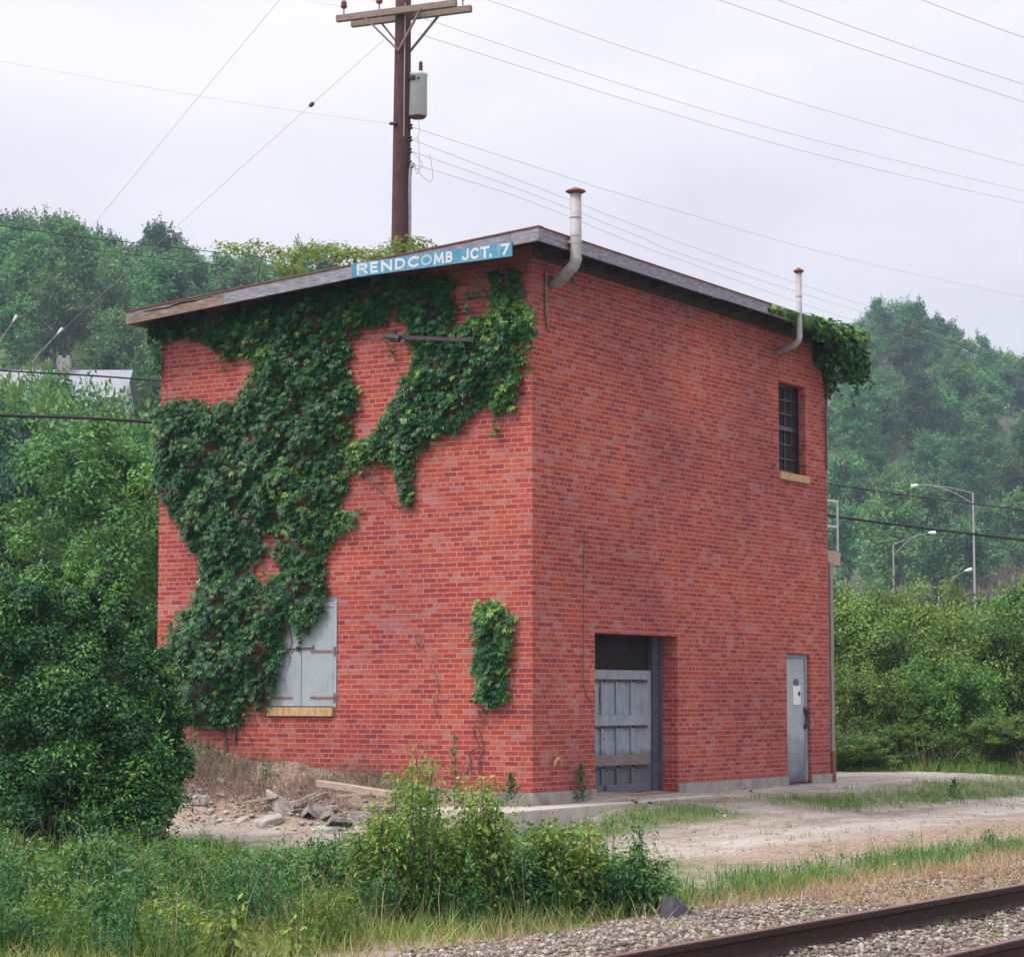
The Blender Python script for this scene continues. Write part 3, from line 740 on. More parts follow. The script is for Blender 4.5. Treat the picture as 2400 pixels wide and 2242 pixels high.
c = onp(1551.5, 1346, 0, -.055); q_ = MB(); q_.tube([(-0.060, c[1], c[2]), (-0.050, c[1], c[2])], 0.036, 12); q_.build('lock_hole', M['iron'], dr)
a_, b_ = onp(1565, 1376, 0, -.03), onp(1565.5, 1410, 0, -.03)
q_ = MB(); q_.tube([(-0.062, a_[1], a_[2]), (-0.02, a_[1], a_[2] - .01), (-0.018, a_[1] + .03, (a_[2] + b_[2]) / 2), (-0.02, b_[1], b_[2] + .02), (-0.062, b_[1], b_[2])], [.045, .04, .026, .034, .045], 8); q_.build('handle', M['iron'], dr)
q_ = MB(); q_.box(-0.118, -0.03, 7.58, 8.41, -0.132, -0.104); q_.build('threshold', M['iron'], dr)

# dark upper window
wn_ = thing('upper_window', None, None); wn_.parent = bld
q_ = MB(); q_.box(-0.20, -0.155, WIN[0], WIN[1], WIN[2], WIN[3]); q_.build('pane', M['louvre'], wn_)
q_ = MB()
q_.box(-0.153, -0.115, WIN[0], WIN[0] + .05, WIN[2], WIN[3]); q_.box(-0.153, -0.115, WIN[1] - .05, WIN[1], WIN[2], WIN[3])
q_.box(-0.153, -0.12, WIN[0] + .05, WIN[1] - .05, WIN[3] - .05, WIN[3]); q_.box(-0.153, -0.115, WIN[0] + .05, WIN[1] - .05, 5.43, 5.50); q_.box(-0.153, -0.12, WIN[0] + .05, WIN[1] - .05, WIN[2], WIN[2] + .06)
q_.build('frame', M['dark'], wn_)
for k in range(3):
    q_ = MB(); yb = WIN[0] + .05 + (k + 1) * .22; q_.box(-0.1535, -0.135, yb - .011, yb + .011, WIN[2] + .06, WIN[3] - .05); q_.build('bar', M['dark'], wn_)
for zb in (4.98, 5.21, 5.70, 5.92):
    q_ = MB(); q_.box(-0.1345, -0.122, WIN[0] + .05, WIN[1] - .05, zb - .011, zb + .011); q_.build('bar', M['dark'], wn_)
q_ = MB(); q_.box(-0.16, 0.04, 7.37, 8.43, 4.62, 4.738); q_.build('sill', M['sill'], wn_, bevel=.005)

# two flue pipes out of the right wall
for (px, py1, pyt, ex, ey, wx, wy, rad) in ((1120, 505, 376, 1108, 510, 1070, 552, 0.075), (1547, 655, 528, 1555, 672, 1506, 684, 0.047)):
    top = onp(px, pyt, 0, 0.53); bend = onp(px - 2 if px < 1300 else 1552, py1, 0, 0.53)
    top[1] = bend[1]
    wallp = onp(wx, wy, 0, 0.0)
    mid = Vector(bend) + Vector((-0.07, 0.0, -0.08))
    pth = [Vector(top), Vector(bend) + Vector((0, 0, .12)), Vector(bend), Vector(bend) + Vector((-.02, 0, -.06)), mid + Vector((-.02, 0.01, -.03)), Vector(wallp) + Vector((.12, 0, .03)), Vector(wallp) + Vector((-.05, 0, 0))]
    q_ = MB(); q_.tube(pth, rad, 18)
    fl = q_.build('flue_pipe', M['galv'], bld, smooth=False)
    for p in fl.data.polygons: p.use_smooth = len(p.vertices) == 4
    q_ = MB(); q_.lathe((top[0], top[1], top[2] - .01), [(rad * 1.05, 0), (rad * 1.8, 0.03), (rad * 1.7, 0.045), (rad * 0.4, 0.085)], 18); q_.build('cap', M['edge'], fl)
    q_ = MB()
    zb = ztop(X1, bend[1]) - 0.09
    q_.tube([(0.53, bend[1], zb - .02), (0.53, bend[1], zb + .02)], rad * 1.06, 18); q_.box(0.431, 0.50, bend[1] - rad, bend[1] + rad, zb - .018, zb + .018)
    q_.build('strap', M['galv'], fl)
    q_ = MB(); q_.tube([Vector(bend) + Vector((0, 0, .0)), Vector(bend) + Vector((0, 0, .035))], rad * 1.08, 18); q_.build('collar', M['galv'], fl)
    for k in range(2, 5):
        p0, p1 = pth[k], pth[k + 1]; pm = p0 + (p1 - p0) * .5; dv = (p1 - p0).normalized() * .006
        q_ = MB(); q_.tube([pm - dv, pm + dv], rad * 1.05, 18); q_.build('seam', M['galv'], fl)
    for zz in (.35, .62):
        q_ = MB(); zc = bend[2] + (top[2] - bend[2]) * zz; q_.tube([(top[0], top[1], zc), (top[0], top[1], zc + .012)], rad * 1.04, 18); q_.build('seam', M['rust'] if zz > .5 else M['galv'], fl)
# conduit, cable and holes on the right wall
q_ = MB()
pc = [onp(x, y, 0, 0.025) for x, y in ((1060, 528), (1060, 600), (1064, 640))]
q_.tube(pc, 0.02, 8); q_.build('conduit', M['rust'], bld)
q_ = MB()
q_.tube([onp(1135, 1044, 0, 0.06), onp(1134.5, 1055, 0, 0.015), onp(1134, 1200, 0, 0.014), onp(1133.5, 1320, 0, 0.014), onp(1136, 1345, 0, 0.014), onp(1151, 1364, 0, 0.012)], 0.0065, 6)
q_.tube([onp(1138, 1037, 0, 0.0), onp(1138, 1037, 0, 0.10)], 0.022, 8)
q_.build('wall_cable', M['rust'], bld)
for x, y, s in ((1502, 905, .035), (1112, 545, .05), (1145, 547, .04), (1133, 560, .03)):
    c = onp(x, y, 0, 0.0); q_ = MB(); q_.tube([c, c + np.array([0.006, 0, 0])], s * 0.8, 10); q_.build('bolt_plate', M['iron'], bld)
c = onp(1080, 1478, 0, 0.03); q_ = MB(); q_.tube([c + np.array([.02, -.09, -.05]), c + np.array([.03, -.06, .02]), c + np.array([.03, 0, .045]), c + np.array([.03, .06, .02]), c + np.array([.02, .09, -.05])], .018, 8); q_.build('pipe_bend', M['sill'], bld)
# service bracket on the left wall
q_ = MB()
a = onp(745, 654, 1, -0.42); b_ = onp(920, 660, 1, -0.30)
q_.beam(a, b_, 0.045, 0.05); q_.beam(onp(905, 659, 1, -.32), onp(905, 659, 1, 0.02), 0.05, 0.05); q_.beam(onp(790, 656, 1, -.40), onp(796, 640, 1, 0.02), 0.04, 0.04)
q_.tube([onp(745, 654, 1, -.45), onp(762, 655, 1, -.46), onp(776, 658, 1, -.45)], [0.02, 0.06, 0.05], 8)
q_.tube([onp(765, 640, 1, -.42), onp(765, 652, 1, -.42)], [0.05, 0.035], 8)
q_.build('service_bracket', M['iron'], bld)
# landing behind the far corner
ld = thing('rear_landing', None, None); ld.parent = bld
q_ = MB(); q_.box(-1.9, -0.43, RW + .02, 10.52, 3.62, 3.66); q_.build('deck', M['deckwood'], ld)
q_ = MB()
for k in range(9): q_.box(-0.428, -0.40, RW + .02 + k * .152, RW + .165 + k * .152, 3.42, 3.645)
for k in range(10): q_.box(-1.9 + k * .148, -1.76 + k * .148, 10.50, 10.53, 3.42, 3.62)
q_.build('deck_skirt', M['deckwood'], ld)
q_ = MB()
for z in (4.50, 4.07): q_.tube([(-0.43, RW + .02, z), (-0.43, 10.50, z), (-1.9, 10.50, z)], 0.018, 8)
q_.tube([(-0.43, 10.50, 3.66), (-0.43, 10.50, 4.52)], 0.022, 8); q_.tube([(-1.9, 10.50, 3.66), (-1.9, 10.50, 4.52)], 0.022, 8)
q_.build('railing', M['paintpipe'], ld)
q_ = MB(); q_.box(-0.20, -0.08, 9.42, 9.53, 0.35, 3.42); q_.build('post', M['postgrey'], ld)
q_ = MB(); q_.box(-0.21, -0.07, 9.41, 9.54, -0.5, 0.35); tag(q_.build('post', M['postrust'], ld), 'rust red foot of the landing post')
# lamp under the far eave
q_ = MB(); c = onp(1637, 736, 1, 9.75)
q_.lathe((c[0], c[1], c[2] - .02), [(0.20, 0.0), (0.19, 0.02), (0.11, 0.10), (0.05, 0.13), (0.045, 0.26)], 18)
q_.tube([(c[0], c[1], c[2] + .22), (c[0], c[1] + .05, c[2] + .38), (c[0] - .3, c[1] - .25, c[2] + .40)], 0.022, 8)
q_.build('eave_lamp', M['iron'], bld)
for o in (shw, gd, dr, wn_, ld):
    pass

# the name board
sg = MB()
sx0, sx1 = -2.51, 0.045
sg.obox([(sx0, -.565, 6.845), (sx1, -.565, 6.885), (sx1, -.545, 6.885), (sx0, -.545, 6.845), (sx0, -.565, 7.035), (sx1, -.565, 7.075), (sx1, -.545, 7.075), (sx0, -.545, 7.035)])
sign = sg.build('name_board', worn('faded_blue_paint', (0.014, 0.17, 0.31), (0.09, 0.27, 0.385), (0.22, 0.33, 0.41), (0.26, 0.33, 0.38), .7, .56))
tag(sign, 'faded blue name board reading RENDCOMB JCT 7 nailed along the front fascia', 'sign')
M['lettering'] = worn('white_letter_paint', (0.44, 0.48, 0.55), (0.58, 0.58, 0.63), (0.26, 0.37, 0.47), (0.22, 0.34, 0.45), .7, .60)
def arc(cx, cy, rx_, ry_, a0, a1, n=9):
    return [(cx + rx_ * math.cos(math.radians(a)), cy + ry_ * math.sin(math.radians(a))) for a in np.linspace(a0, a1, n)]
GL = {'R': [[(0, 0), (0, 1)], [(0, 1), (.45, 1)] + arc(.45, .76, .3, .24, 90, -90, 7) + [(0, .52)], [(.38, .52), (.78, 0)]],
      'E': [[(0, 0), (0, 1)], [(0, 1), (.66, 1)], [(0, .52), (.58, .52)], [(0, 0), (.68, 0)]],
      'N': [[(0, 0), (0, 1)], [(0, 1), (.78, 0)], [(.78, 0), (.78, 1)]],
      'D': [[(0, 0), (0, 1)], [(0, 1), (.32, 1)] + arc(.32, .5, .5, .5, 90, -90) + [(0, 0)]],
      'C': [arc(.5, .5, .5, .5, 50, 310, 14)],
      'O': [arc(.52, .5, .52, .5, 0, 360, 18)],
      'M': [[(0, 0), (.08, 1)], [(.08, 1), (.5, .18)], [(.5, .18), (.92, 1)], [(.92, 1), (1.0, 0)]],
      'B': [[(0, 0), (0, 1)], [(0, 1), (.4, 1)] + arc(.4, .76, .27, .24, 90, -90, 7) + [(0, .52)], [(.4, .52)] + arc(.42, .26, .33, .26, 90, -90, 7) + [(0, 0)]],
      'J': [[(.5, 1), (.5, .25)] + arc(.25, .25, .25, .25, 0, -170, 6)],
      'T': [[(0, 1), (.8, 1)], [(.4, 1), (.4, 0)]],
      '.': [[(0, 0.0), (0.0, .10)]],
      '7': [[(0, 1), (.72, 1)], [(.72, 1), (.22, 0)]]}
def sxp(px): return float(onp(px, 505, 1, -0.567)[0])
def letter(ch, pa, pb, h=0.118, th_=0.034):
    xa, xb = sxp(pa) + th_ / 2, sxp(pb) - th_ / 2
    pts = [p for st_ in GL[ch] for p in st_]
    w0, w1 = min(p[0] for p in pts), max(p[0] for p in pts)
    mb = MB(); k = 0
    for st_ in GL[ch]:
        P_ = []
        for (u, v) in st_:
            x = xa + (u - w0) / max(w1 - w0, .01) * (xb - xa) if ch != '.' else xa
            P_.append((x, 6.845 + 0.0157 * (x - sx0) + 0.040 + v * h))
        for i in range(len(P_) - 1):
            (x0, z0), (x1, z1) = P_[i], P_[i + 1]
            d = Vector((x1 - x0, 0, z1 - z0)); d.normalize(); n_ = Vector((-d.z, 0, d.x)) * th_ / 2; e = d * (th_ * (.5 if i in (0,) else .18)); e2 = d * (th_ * (.5 if i == len(P_) - 2 else .18))
            y = -0.5662 - k * 0.0003; k += 1
            a_, b_ = Vector((x0, y, z0)) - e, Vector((x1, y, z1)) + e2
            mb.quad([a_ - n_, b_ - n_, b_ + n_, a_ + n_])
    o = mb.build('letter', M['lettering'], sign)
    return o
for ch, pa, pb in (('R', 693, 714), ('E', 719, 734), ('N', 740, 761), ('D', 767, 787), ('C', 792, 813), ('O', 817, 839), ('M', 842, 862), ('B', 865, 879), ('J', 897, 910), ('C', 913, 929), ('T', 932, 950), ('.', 950, 957), ('7', 972, 989)):
    o = letter(ch, pa, pb)
    if ch == 'O': o.data.materials.clear(); o.data.materials.append(simple('worn_letter', (0.22, 0.40, 0.52), (0.33, 0.46, 0.56), 6, .6)); tag(o, 'letter O worn back to pale blue')

# loading slab in front of the garage opening
q_ = MB()
q_.obox([(0.03, -1.62, -0.7), (0.62, -1.62, -0.7), (0.42, 4.2, -0.7), (0.03, 4.2, -0.7), (0.03, -1.62, -0.165), (0.62, -1.62, -0.165), (0.42, 4.2, -0.165), (0.03, 4.2, -0.165)])
q_.obox([(-1.1, -1.2, -0.7), (0.027, -1.62, -0.7), (0.027, -0.03, -0.7), (-1.1, -0.03, -0.7), (-1.1, -1.2, -0.17), (0.027, -1.62, -0.168), (0.027, -0.03, -0.168), (-1.1, -0.03, -0.17)])
tag(q_.build('loading_slab', M['slab_face'], bevel=.015), 'worn concrete slab with a broken edge at the foot of the brick corner', 'slab')

# ------------------------------------------------------------------ vines
VINE = [(278,634),(330,618),(470,588),(640,545),(690,540),(830,528),(868,528),(874,560),(872,600),(882,626),(944,600),(950,560),(944,528),(1003,522),(1006,575),(1020,598),(1040,612),(1030,660),(1006,690),(1004,745),(988,790),(958,800),(952,768),(905,800),(886,832),(842,836),(800,880),(792,905),(796,972),(772,980),(764,905),(740,888),(700,896),(668,915),(650,990),(690,985),(686,1002),(650,1035),(618,1075),(626,1100),(626,1150),(622,1182),(594,1222),(572,1222),(562,1200),(546,1240),(538,1300),(520,1350),(500,1372),(476,1358),(458,1400),(370,1412),(340,1385),(324,1290),(325,1212),(360,1180),(384,1120),(380,1088),(352,1040),(330,990),(303,960),(292,900),(288,800),(338,768),(400,780),(448,780),(482,720),(492,690),(432,690),(392,660),(342,650),(308,662),(300,722),(290,690)]
HOLES = [[(674,655),(700,632),(745,622),(788,606),(776,650),(800,690),(772,745),(742,800),(712,845),(672,862),(676,815),(692,760),(668,700)],
         [(490,1030),(530,1032),(524,1080),(546,1102),(512,1132),(484,1110),(482,1090),(512,1062)]]
SMALL = [(918,1166),(958,1160),(996,1202),(985,1262),(974,1320),(982,1358),(945,1366),(920,1354),(916,1290),(912,1228)]
def to_wall(poly, y=-0.12):
    return np.array([onp(a, b, 1, y)[[0, 2]] for a, b in poly])
def inside(poly, P):
    x, y = P[:, 0], P[:, 1]; r_ = np.zeros(len(P), bool); j = len(poly) - 1
    for i in range(len(poly)):
        xi, yi = poly[i]; xj, yj = poly[j]
        c = ((yi > y) != (yj > y)) & (x < (xj - xi) * (y - yi) / (yj - yi + 1e-12) + xi)
        r_ ^= c; j = i
    return r_
def edge_dist(poly, P):
    d = np.full(len(P), 1e9); j = len(poly) - 1
    for i in range(len(poly)):
        a = poly[j]; b = poly[i]; ab = b - a
        t = np.clip(((P - a) @ ab) / (ab @ ab + 1e-12), 0, 1)
        d = np.minimum(d, np.linalg.norm(P - (a + t[:, None] * ab), axis=1)); j = i
    return d
def noise2(P, s):
    return (np.sin(P[:, 0] * s + 0.7 * np.sin(P[:, 1] * s * 0.8)) * np.sin(P[:, 1] * s * 1.1 + 1.3 * np.sin(P[:, 0] * s * 0.6)))
def five_leaf(P, out, down, L, tint):
    """five leaflets spread like a hand from each leaf stalk"""
    parts = []
    side = nrm(np.cross(down, out))
    for a in (-70, -35, 0, 35, 70):
        c, s = math.cos(math.radians(a)), math.sin(math.radians(a))
        D = down * c + side * s + out * 0.12
        k = (1.0 if a == 0 else 0.9 if abs(a) < 50 else 0.68)
        Nn = nrm(out + RNG.normal(0, 0.12, P.shape) + side * s * 0.25)
        l = L * k * RNG.uniform(0.9, 1.1, len(P))
        parts.append(leaves(P, D, Nn, l, l * 0.38, tint + RNG.normal(0, 0.05, len(P))))
    return join(*parts)
def wall_vine(poly_px, holes_px, dens, Lf, thick, young=0.12):
    poly = to_wall(poly_px); holes = [to_wall(h) for h in holes_px]
    lo, hi = poly.min(0) - .1, poly.max(0) + .1
    n = int(dens * (hi[0] - lo[0]) * (hi[1] - lo[1]))
    P = lo + RNG.random((n, 2)) * (hi - lo)
    J = P + np.stack([noise2(P, 17), noise2(P[:, ::-1], 19)], 1) * 0.035 + RNG.normal(0, 0.02, P.shape)
    k = inside(poly, J)
    for h in holes: k &= ~inside(h, J)
    P = P[k]; J = J[k]
    ed = edge_dist(poly, J)
    for h in holes: ed = np.minimum(ed, edge_dist(h, J))
    # shaggy tufts: pick depth from a lumpy surface
    bulge = np.clip(ed / 0.45, 0, 1) ** 0.6 * thick * (0.62 + 0.38 * noise2(P, 6.5) + 0.20 * noise2(P + 3, 15))
    bulge = np.clip(bulge, 0.015, None)
    dpt = 0.03 + bulge * (RNG.random(len(P)) ** 0.6)
    low = np.interp(P[:, 1], [0.6, 2.2, 3.2], [1.7, 1.35, 1.0])
    Y = -dpt * low
    # leaves thin out where the mass folds back
    keep = RNG.random(len(P)) < np.clip(0.72 + 0.5 * noise2(P + 9, 9.0), 0.28, 1)
    P = P[keep]; Y = Y[keep]; ed = ed[keep]
    dpt_k = RNG.random(len(P))
    pos = np.stack([P[:, 0], Y, P[:, 1]], 1)
    n = len(P)
    out = nrm(np.stack([RNG.normal(0, .38, n), -np.ones(n), RNG.normal(0.62, .38, n)], 1))
    down = np.stack([RNG.normal(0, .35, n), RNG.normal(-.12, .15, n), -np.ones(n)], 1)
    down = nrm(down - out * np.sum(down * out, 1)[:, None])
    patch = np.clip(0.5 + 0.5 * noise2(P + 5, 3.1), 0, 1)
    tint = 0.22 + 0.36 * patch * (dpt_k > .5) + RNG.normal(0, .15, n) + young * np.exp(-ed / 0.07) * RNG.random(n) * 2.2
    tint += (RNG.random(n) < 0.05) * 0.35
    for (sx_, sy_, sr_, sk_) in ((685, 875, .28, .55), (972, 765, .22, .6), (1020, 600, .22, .4), (1005, 670, .18, .45), (665, 1000, .2, .45), (770, 900, .2, .3), (560, 960, .35, .3), (400, 785, .25, .3), (940, 600, .3, .3), (500, 690, .2, .35), (600, 1130, .3, .25), (945, 1180, .16, .35), (930, 1330, .16, .3)):
        c_ = onp(sx_, sy_, 1, -.12)[[0, 2]]
        tint += sk_ * np.exp(-((P - c_) ** 2).sum(1) / sr_ ** 2) * RNG.random(n) * 1.5
    return pos, out, down, tint
def vine_stems(rng_pts, rad, seed):
    mb = MB(); rr = np.random.default_rng(seed)
    for a, b in rng_pts:
        a = onp(a[0], a[1], 1, -0.03); b = onp(b[0], b[1], 1, -0.03)
        pts = [a + (b - a) * t + np.array([rr.normal(0, .05), rr.normal(0, .008), rr.normal(0, .03)]) * (0 < t < 1) for t in np.linspace(0, 1, 9)]
        mb.tube(pts, list(np.linspace(rad, rad * .45, 9)), 6)
    return mb
vine = thing('climbing_vine', 'dark green creeper covering the upper left of the front brick wall', 'vine')
pos, out, down, tint = wall_vine(VINE, HOLES, 1350, 0.1, 0.27)
lv = np.random.default_rng(1)
V, F, T = five_leaf(pos, out, down, 0.082 * RNG.uniform(0.6, 1.3, len(pos)), tint)
link('foliage', np_mesh('foliage', V, F, T), M['ivy'], vine)
runners = MB(); rr_ = np.random.default_rng(11)
for a, b in (((690, 905), (770, 985)), ((640, 1005), (690, 982)), ((960, 800), (965, 860)), ((1005, 690), (1040, 720)), ((880, 600), (905, 575)), ((680, 650), (740, 660)), ((500, 1030), (520, 1100)), ((470, 1400), (500, 1480)), ((450, 1395), (455, 1470)), ((560, 1215), (560, 1300)), ((300, 720), (330, 770)), ((800, 690), (790, 760)), ((430, 690), (400, 720))):
    a_ = onp(a[0], a[1], 1, -.02); b_ = onp(b[0], b[1], 1, -.02)
    runners.tube([a_ + (b_ - a_) * t_ + np.array([rr_.normal(0, .03), 0, rr_.normal(0, .03)]) * (t_ > 0) for t_ in np.linspace(0, 1, 6)], [.008, .007, .006, .005, .004, .002], 5)
st = vine_stems([((440, 1460), (420, 1100)), ((455, 1440), (520, 900)), ((430, 1420), (560, 650)), ((420, 1100), (350, 820)), ((560, 950), (700, 880)), ((700, 890), (900, 720)), ((880, 720), (985, 560)), ((560, 800), (760, 560)), ((520, 700), (330, 630))], 0.022, 3)
st.v += []; st.build('stem', M['bark'], vine); tag(runners.build('runner', M['bark'], vine), kind='stuff')
v2 = thing('climbing_vine', 'small tuft of creeper on the bare brick near the corner, above the loading slab', 'vine')
pos, out, down, tint = wall_vine(SMALL, [], 1300, 0.1, 0.22, 0.25)
V, F, T = five_leaf(pos, out, down, 0.085 * RNG.uniform(0.7, 1.25, len(pos)), tint + .05)
link('foliage', np_mesh('foliage', V, F, T), M['ivy'], v2)
vine_stems([((905, 1500), (945, 1350)), ((945, 1350), (950, 1190))], 0.012, 5).build('stem', M['bark'], v2); vine_stems([((930, 1500), (940, 1330))], 0.010, 6).build('stem', M['bark'], v2)
v2s = vine_stems([((850, 1390), (838, 1270)), ((808, 1260), (822, 1228))], 0.008, 8)
tag(v2s.build('dead_vine', M['bark']), 'thin dead creeper stem clinging to the bare front brick', 'vine')

def blob_leaves(spec, n, L, five=True, hang=0.9):
    """leaves through a set of ellipsoids (centre, radii)"""
    C_ = np.array([s[0] for s in spec]); R_ = np.array([s[1] for s in spec])
    vol = R_.prod(1) ** 0.7; k = RNG.choice(len(spec), n, p=vol / vol.sum())
    d = rdir(n) * (RNG.random(n) ** 0.30)[:, None]
    P = C_[k] + d * R_[k]
    out = nrm(nrm(d) + np.array([0, 0, 0.35]) + RNG.normal(0, .35, (n, 3)))
    down = np.stack([RNG.normal(0, .4, n), RNG.normal(0, .4, n), -np.full(n, hang)], 1)
    down = nrm(down - out * np.sum(down * out, 1)[:, None])
    return P, out, down
v3 = thing('climbing_vine', 'green creeper hanging in a heavy bunch over the far right roof corner', 'vine')
spec = [((0.46, 6.9, 7.12), (.10, .8, .07)), ((0.48, 7.6, 7.10), (.14, .7, .11)), ((0.44, 8.4, 7.05), (.2, .5, .20)), ((0.42, 8.9, 6.98), (.26, .4, .30)), ((0.40, 9.25, 6.86), (.26, .4, .40)), ((0.30, 9.45, 7.1), (.32, .4, .16)), ((.04, 9.2, 6.55), (.10, .18, .5)), ((0.44, 9.4, 6.62), (.20, .28, .34)), ((0.05, 8.9, 6.8), (.16, .3, .3))]
P, out, down = blob_leaves(spec, 2500, .1)
tint = 0.36 + RNG.normal(0, .17, len(P)) + 0.6 * (P[:, 2] > 6.98) * RNG.random(len(P))
V, F, T = five_leaf(P, out, down, 0.085 * RNG.uniform(.7, 1.3, len(P)), tint)
def strands(tops, lens, seed):
    rr = np.random.default_rng(seed); Ps = []
    for p, l in zip(tops, lens):
        m_ = int(l / .022); t_ = np.linspace(0, 1, m_)
        Ps.append(np.array(p)[None] + np.stack([.06 * np.sin(t_ * 4 + rr.random() * 6) * l, rr.normal(0, .02, m_), -t_ * l], 1) + rr.normal(0, .03, (m_, 3)))
    Ps = np.concatenate(Ps); n_ = len(Ps)
    ou = nrm(np.stack([rr.normal(0.2, .4, n_), rr.normal(-.7, .3, n_), rr.normal(.4, .4, n_)], 1)); dn = np.stack([rr.normal(0, .3, n_), rr.normal(0, .3, n_), -np.ones(n_)], 1); dn = nrm(dn - ou * (dn * ou).sum(1)[:, None])
    return Ps, ou, dn
tp_ = [(RNG.uniform(.15, .62), RNG.uniform(8.6, 9.75), RNG.uniform(6.5, 6.95)) for _ in range(16)] + [(.47, RNG.uniform(6.4, 8.4), 7.08) for _ in range(7)]
Ps, ou, dn = strands(tp_, list(RNG.uniform(.2, .6, 16)) + list(RNG.uniform(.08, .28, 7)), 4)
A_ = (V, F, T); B_ = five_leaf(Ps, ou, dn, .055 * RNG.uniform(.6, 1.2, len(Ps)), .4 + RNG.normal(0, .2, len(Ps)))
V, F, T = join(A_, B_)
link('foliage', np_mesh('foliage', V, F, T), M['ivy'], v3)
q_ = MB(); q_.tube([(0.03, 9.1, 4.9), (0.04, 9.05, 5.8), (0.1, 9.1, 6.6), (0.35, 9.3, 7.0)], 0.015, 6); q_.build('stem', M['bark'], v3)
v4 = thing('climbing_vine', 'pale yellow green creeper sprawling over the rear of the roof beside the pole', 'vine')
spec = []
for px, py, rr_ in ((440, 478, .10), (470, 482, .14), (500, 480, .16), (545, 488, .16), (560, 505, .22), (590, 490, .28), (625, 486, .27), (655, 490, .27), (690, 492, .24), (712, 498, .18), (560, 525, .18), (590, 520, .12), (758, 490, .26), (780, 482, .27), (810, 480, .24), (735, 500, .18), (770, 500, .25)):
    for j in range(2):
        c = onp(px + RNG.normal(0, 6), py + RNG.normal(0, 4), 1, RNG.uniform(7.2, 8.6)); spec.append((tuple(c), (rr_ * 1.2, .4, rr_ * .62)))
P, out, down = blob_leaves(spec, 2600, .1)
V, F, T = five_leaf(P, out, down, 0.055 * RNG.uniform(.7, 1.3, len(P)), 0.35 + RNG.normal(0, .25, len(P)))
link('foliage', np_mesh('foliage', V, F, T), M['ivy_pale'], v4)
q_ = MB()
for a, b in (((500, 540), (520, 478)), ((560, 535), (600, 480)), ((640, 520), (660, 480)), ((755, 505), (790, 470)), ((560, 520), (430, 475)), ((640, 500), (720, 490))):
    a_ = onp(a[0], a[1], 1, 7.9); b2 = onp(b[0], b[1], 1, 7.9)
    q_ = MB(); q_.tube([a_, (a_ + b2) / 2 + RNG.normal(0, .05, 3), b2], [.014, .01, .006], 5); q_.build('stem', M['bark'], v4)

tp_ = [onp(x, y, 1, -.10) for x, y in ((760, 640), (745, 655), (905, 556), (925, 548), (938, 560), (985, 775), (962, 790), (1018, 640), (1032, 625), (1022, 690), (700, 890), (725, 880), (650, 1020), (675, 990), (610, 1090), (880, 820), (845, 840), (800, 870), (780, 960), (600, 1180), (575, 1200), (640, 960), (300, 700), (430, 690), (480, 740), (950, 1350), (925, 1350), (985, 1240), (512, 1100), (540, 1300), (520, 1340), (480, 1370))]
Ps, ou, dn = strands(tp_, RNG.uniform(.12, .42, len(tp_)), 9)
V, F, T = five_leaf(Ps, ou, dn, .055 * RNG.uniform(.6, 1.25, len(Ps)), .42 + RNG.normal(0, .22, len(Ps)))
tag(link('trailing_shoots', np_mesh('trailing_shoots', V, F, T), M['ivy'], vine), kind='stuff')

# ------------------------------------------------------------------ utility pole
PX, PY = -7.55, 7.85
pole = thing('utility_pole', 'tall dark wooden utility pole with crossarms and a transformer behind the brick building', 'utility pole', (PX, PY, 0))
q_ = MB()
for_p = [(PX + (z - 9) * 0.055 * 0, PY, z) for z in (-1, 4, 9, 13, 15.2)]
a0 = dep(778, 470, 42); a1 = dep(783, 0, 42)
def pol(z):
    t = (z - a0[2]) / (a1[2] - a0[2]); return np.array([a0[0] + (a1[0] - a0[0]) * t, a0[1] + (a1[1] - a0[1]) * t, z])
q_.tube([pol(z) for z in (-0.8, 3, 6, 9, 11, 13, 15.2)], [.20, .185, .178, .170, .158, .142, .128], 20)
pp = q_.build('pole', M['pole'], pole, smooth=True)
arm_dir = nrm(np.array([0.99, 0.14, 0.0])); arm_n = np.array([0.14, -0.99, 0.0])
arms = []
for (xl, yl, xr, yr, side) in ((655, 45, 886, 6, 1), (684, 55, 914, 9, -1)):
    zc = 13.31
    c = pol(zc) + arm_n * side * 0.20
    # length from the two end pixels along the arm direction
    ends = []
    for x, y in ((xl, yl), (xr, yr)):
        d = ray(x, y); A_ = np.stack([d / FPX, -arm_dir], 1)
        s_, *_ = np.linalg.lstsq(A_, c - CAM, rcond=None); ends.append(s_[1])
    a = c + arm_dir * ends[0]; b = c + arm_dir * ends[1]
    q_ = MB(); q_.beam(a, b, 0.095, 0.12)
    ao = q_.build('crossarm', M['arm'], pole, bevel=.008); arms.append((a, b, ao))
    for t, dz in ((0.33, 0), (0.62, 0)):
        q_ = MB(); e = a + (b - a) * (0.24 if t < .5 else 0.72); e = e - np.array([0, 0, .03]) + arm_n * side * .06
        q_.beam(e, pol(12.62) + arm_n * side * 0.17, 0.03, 0.045, up=tuple(arm_n)); q_.build('brace', M['arm'], pole)
def insulator(p, s=1.0):
    q = MB(); q.tube([(p[0], p[1], p[2] - .02), (p[0], p[1], p[2] + .14 * s)], 0.012, 6); q.lathe((p[0], p[1], p[2] + .12 * s), [(.045 * s, 0), (.062 * s, .03), (.062 * s, .05), (.04 * s, .065), (.055 * s, .08), (.05 * s, .12), (.02 * s, .15)], 12)
    q.build('insulator', M['ceramic'], pole)
aF, bF, _ = arms[0]; aR, bR, _ = arms[1]
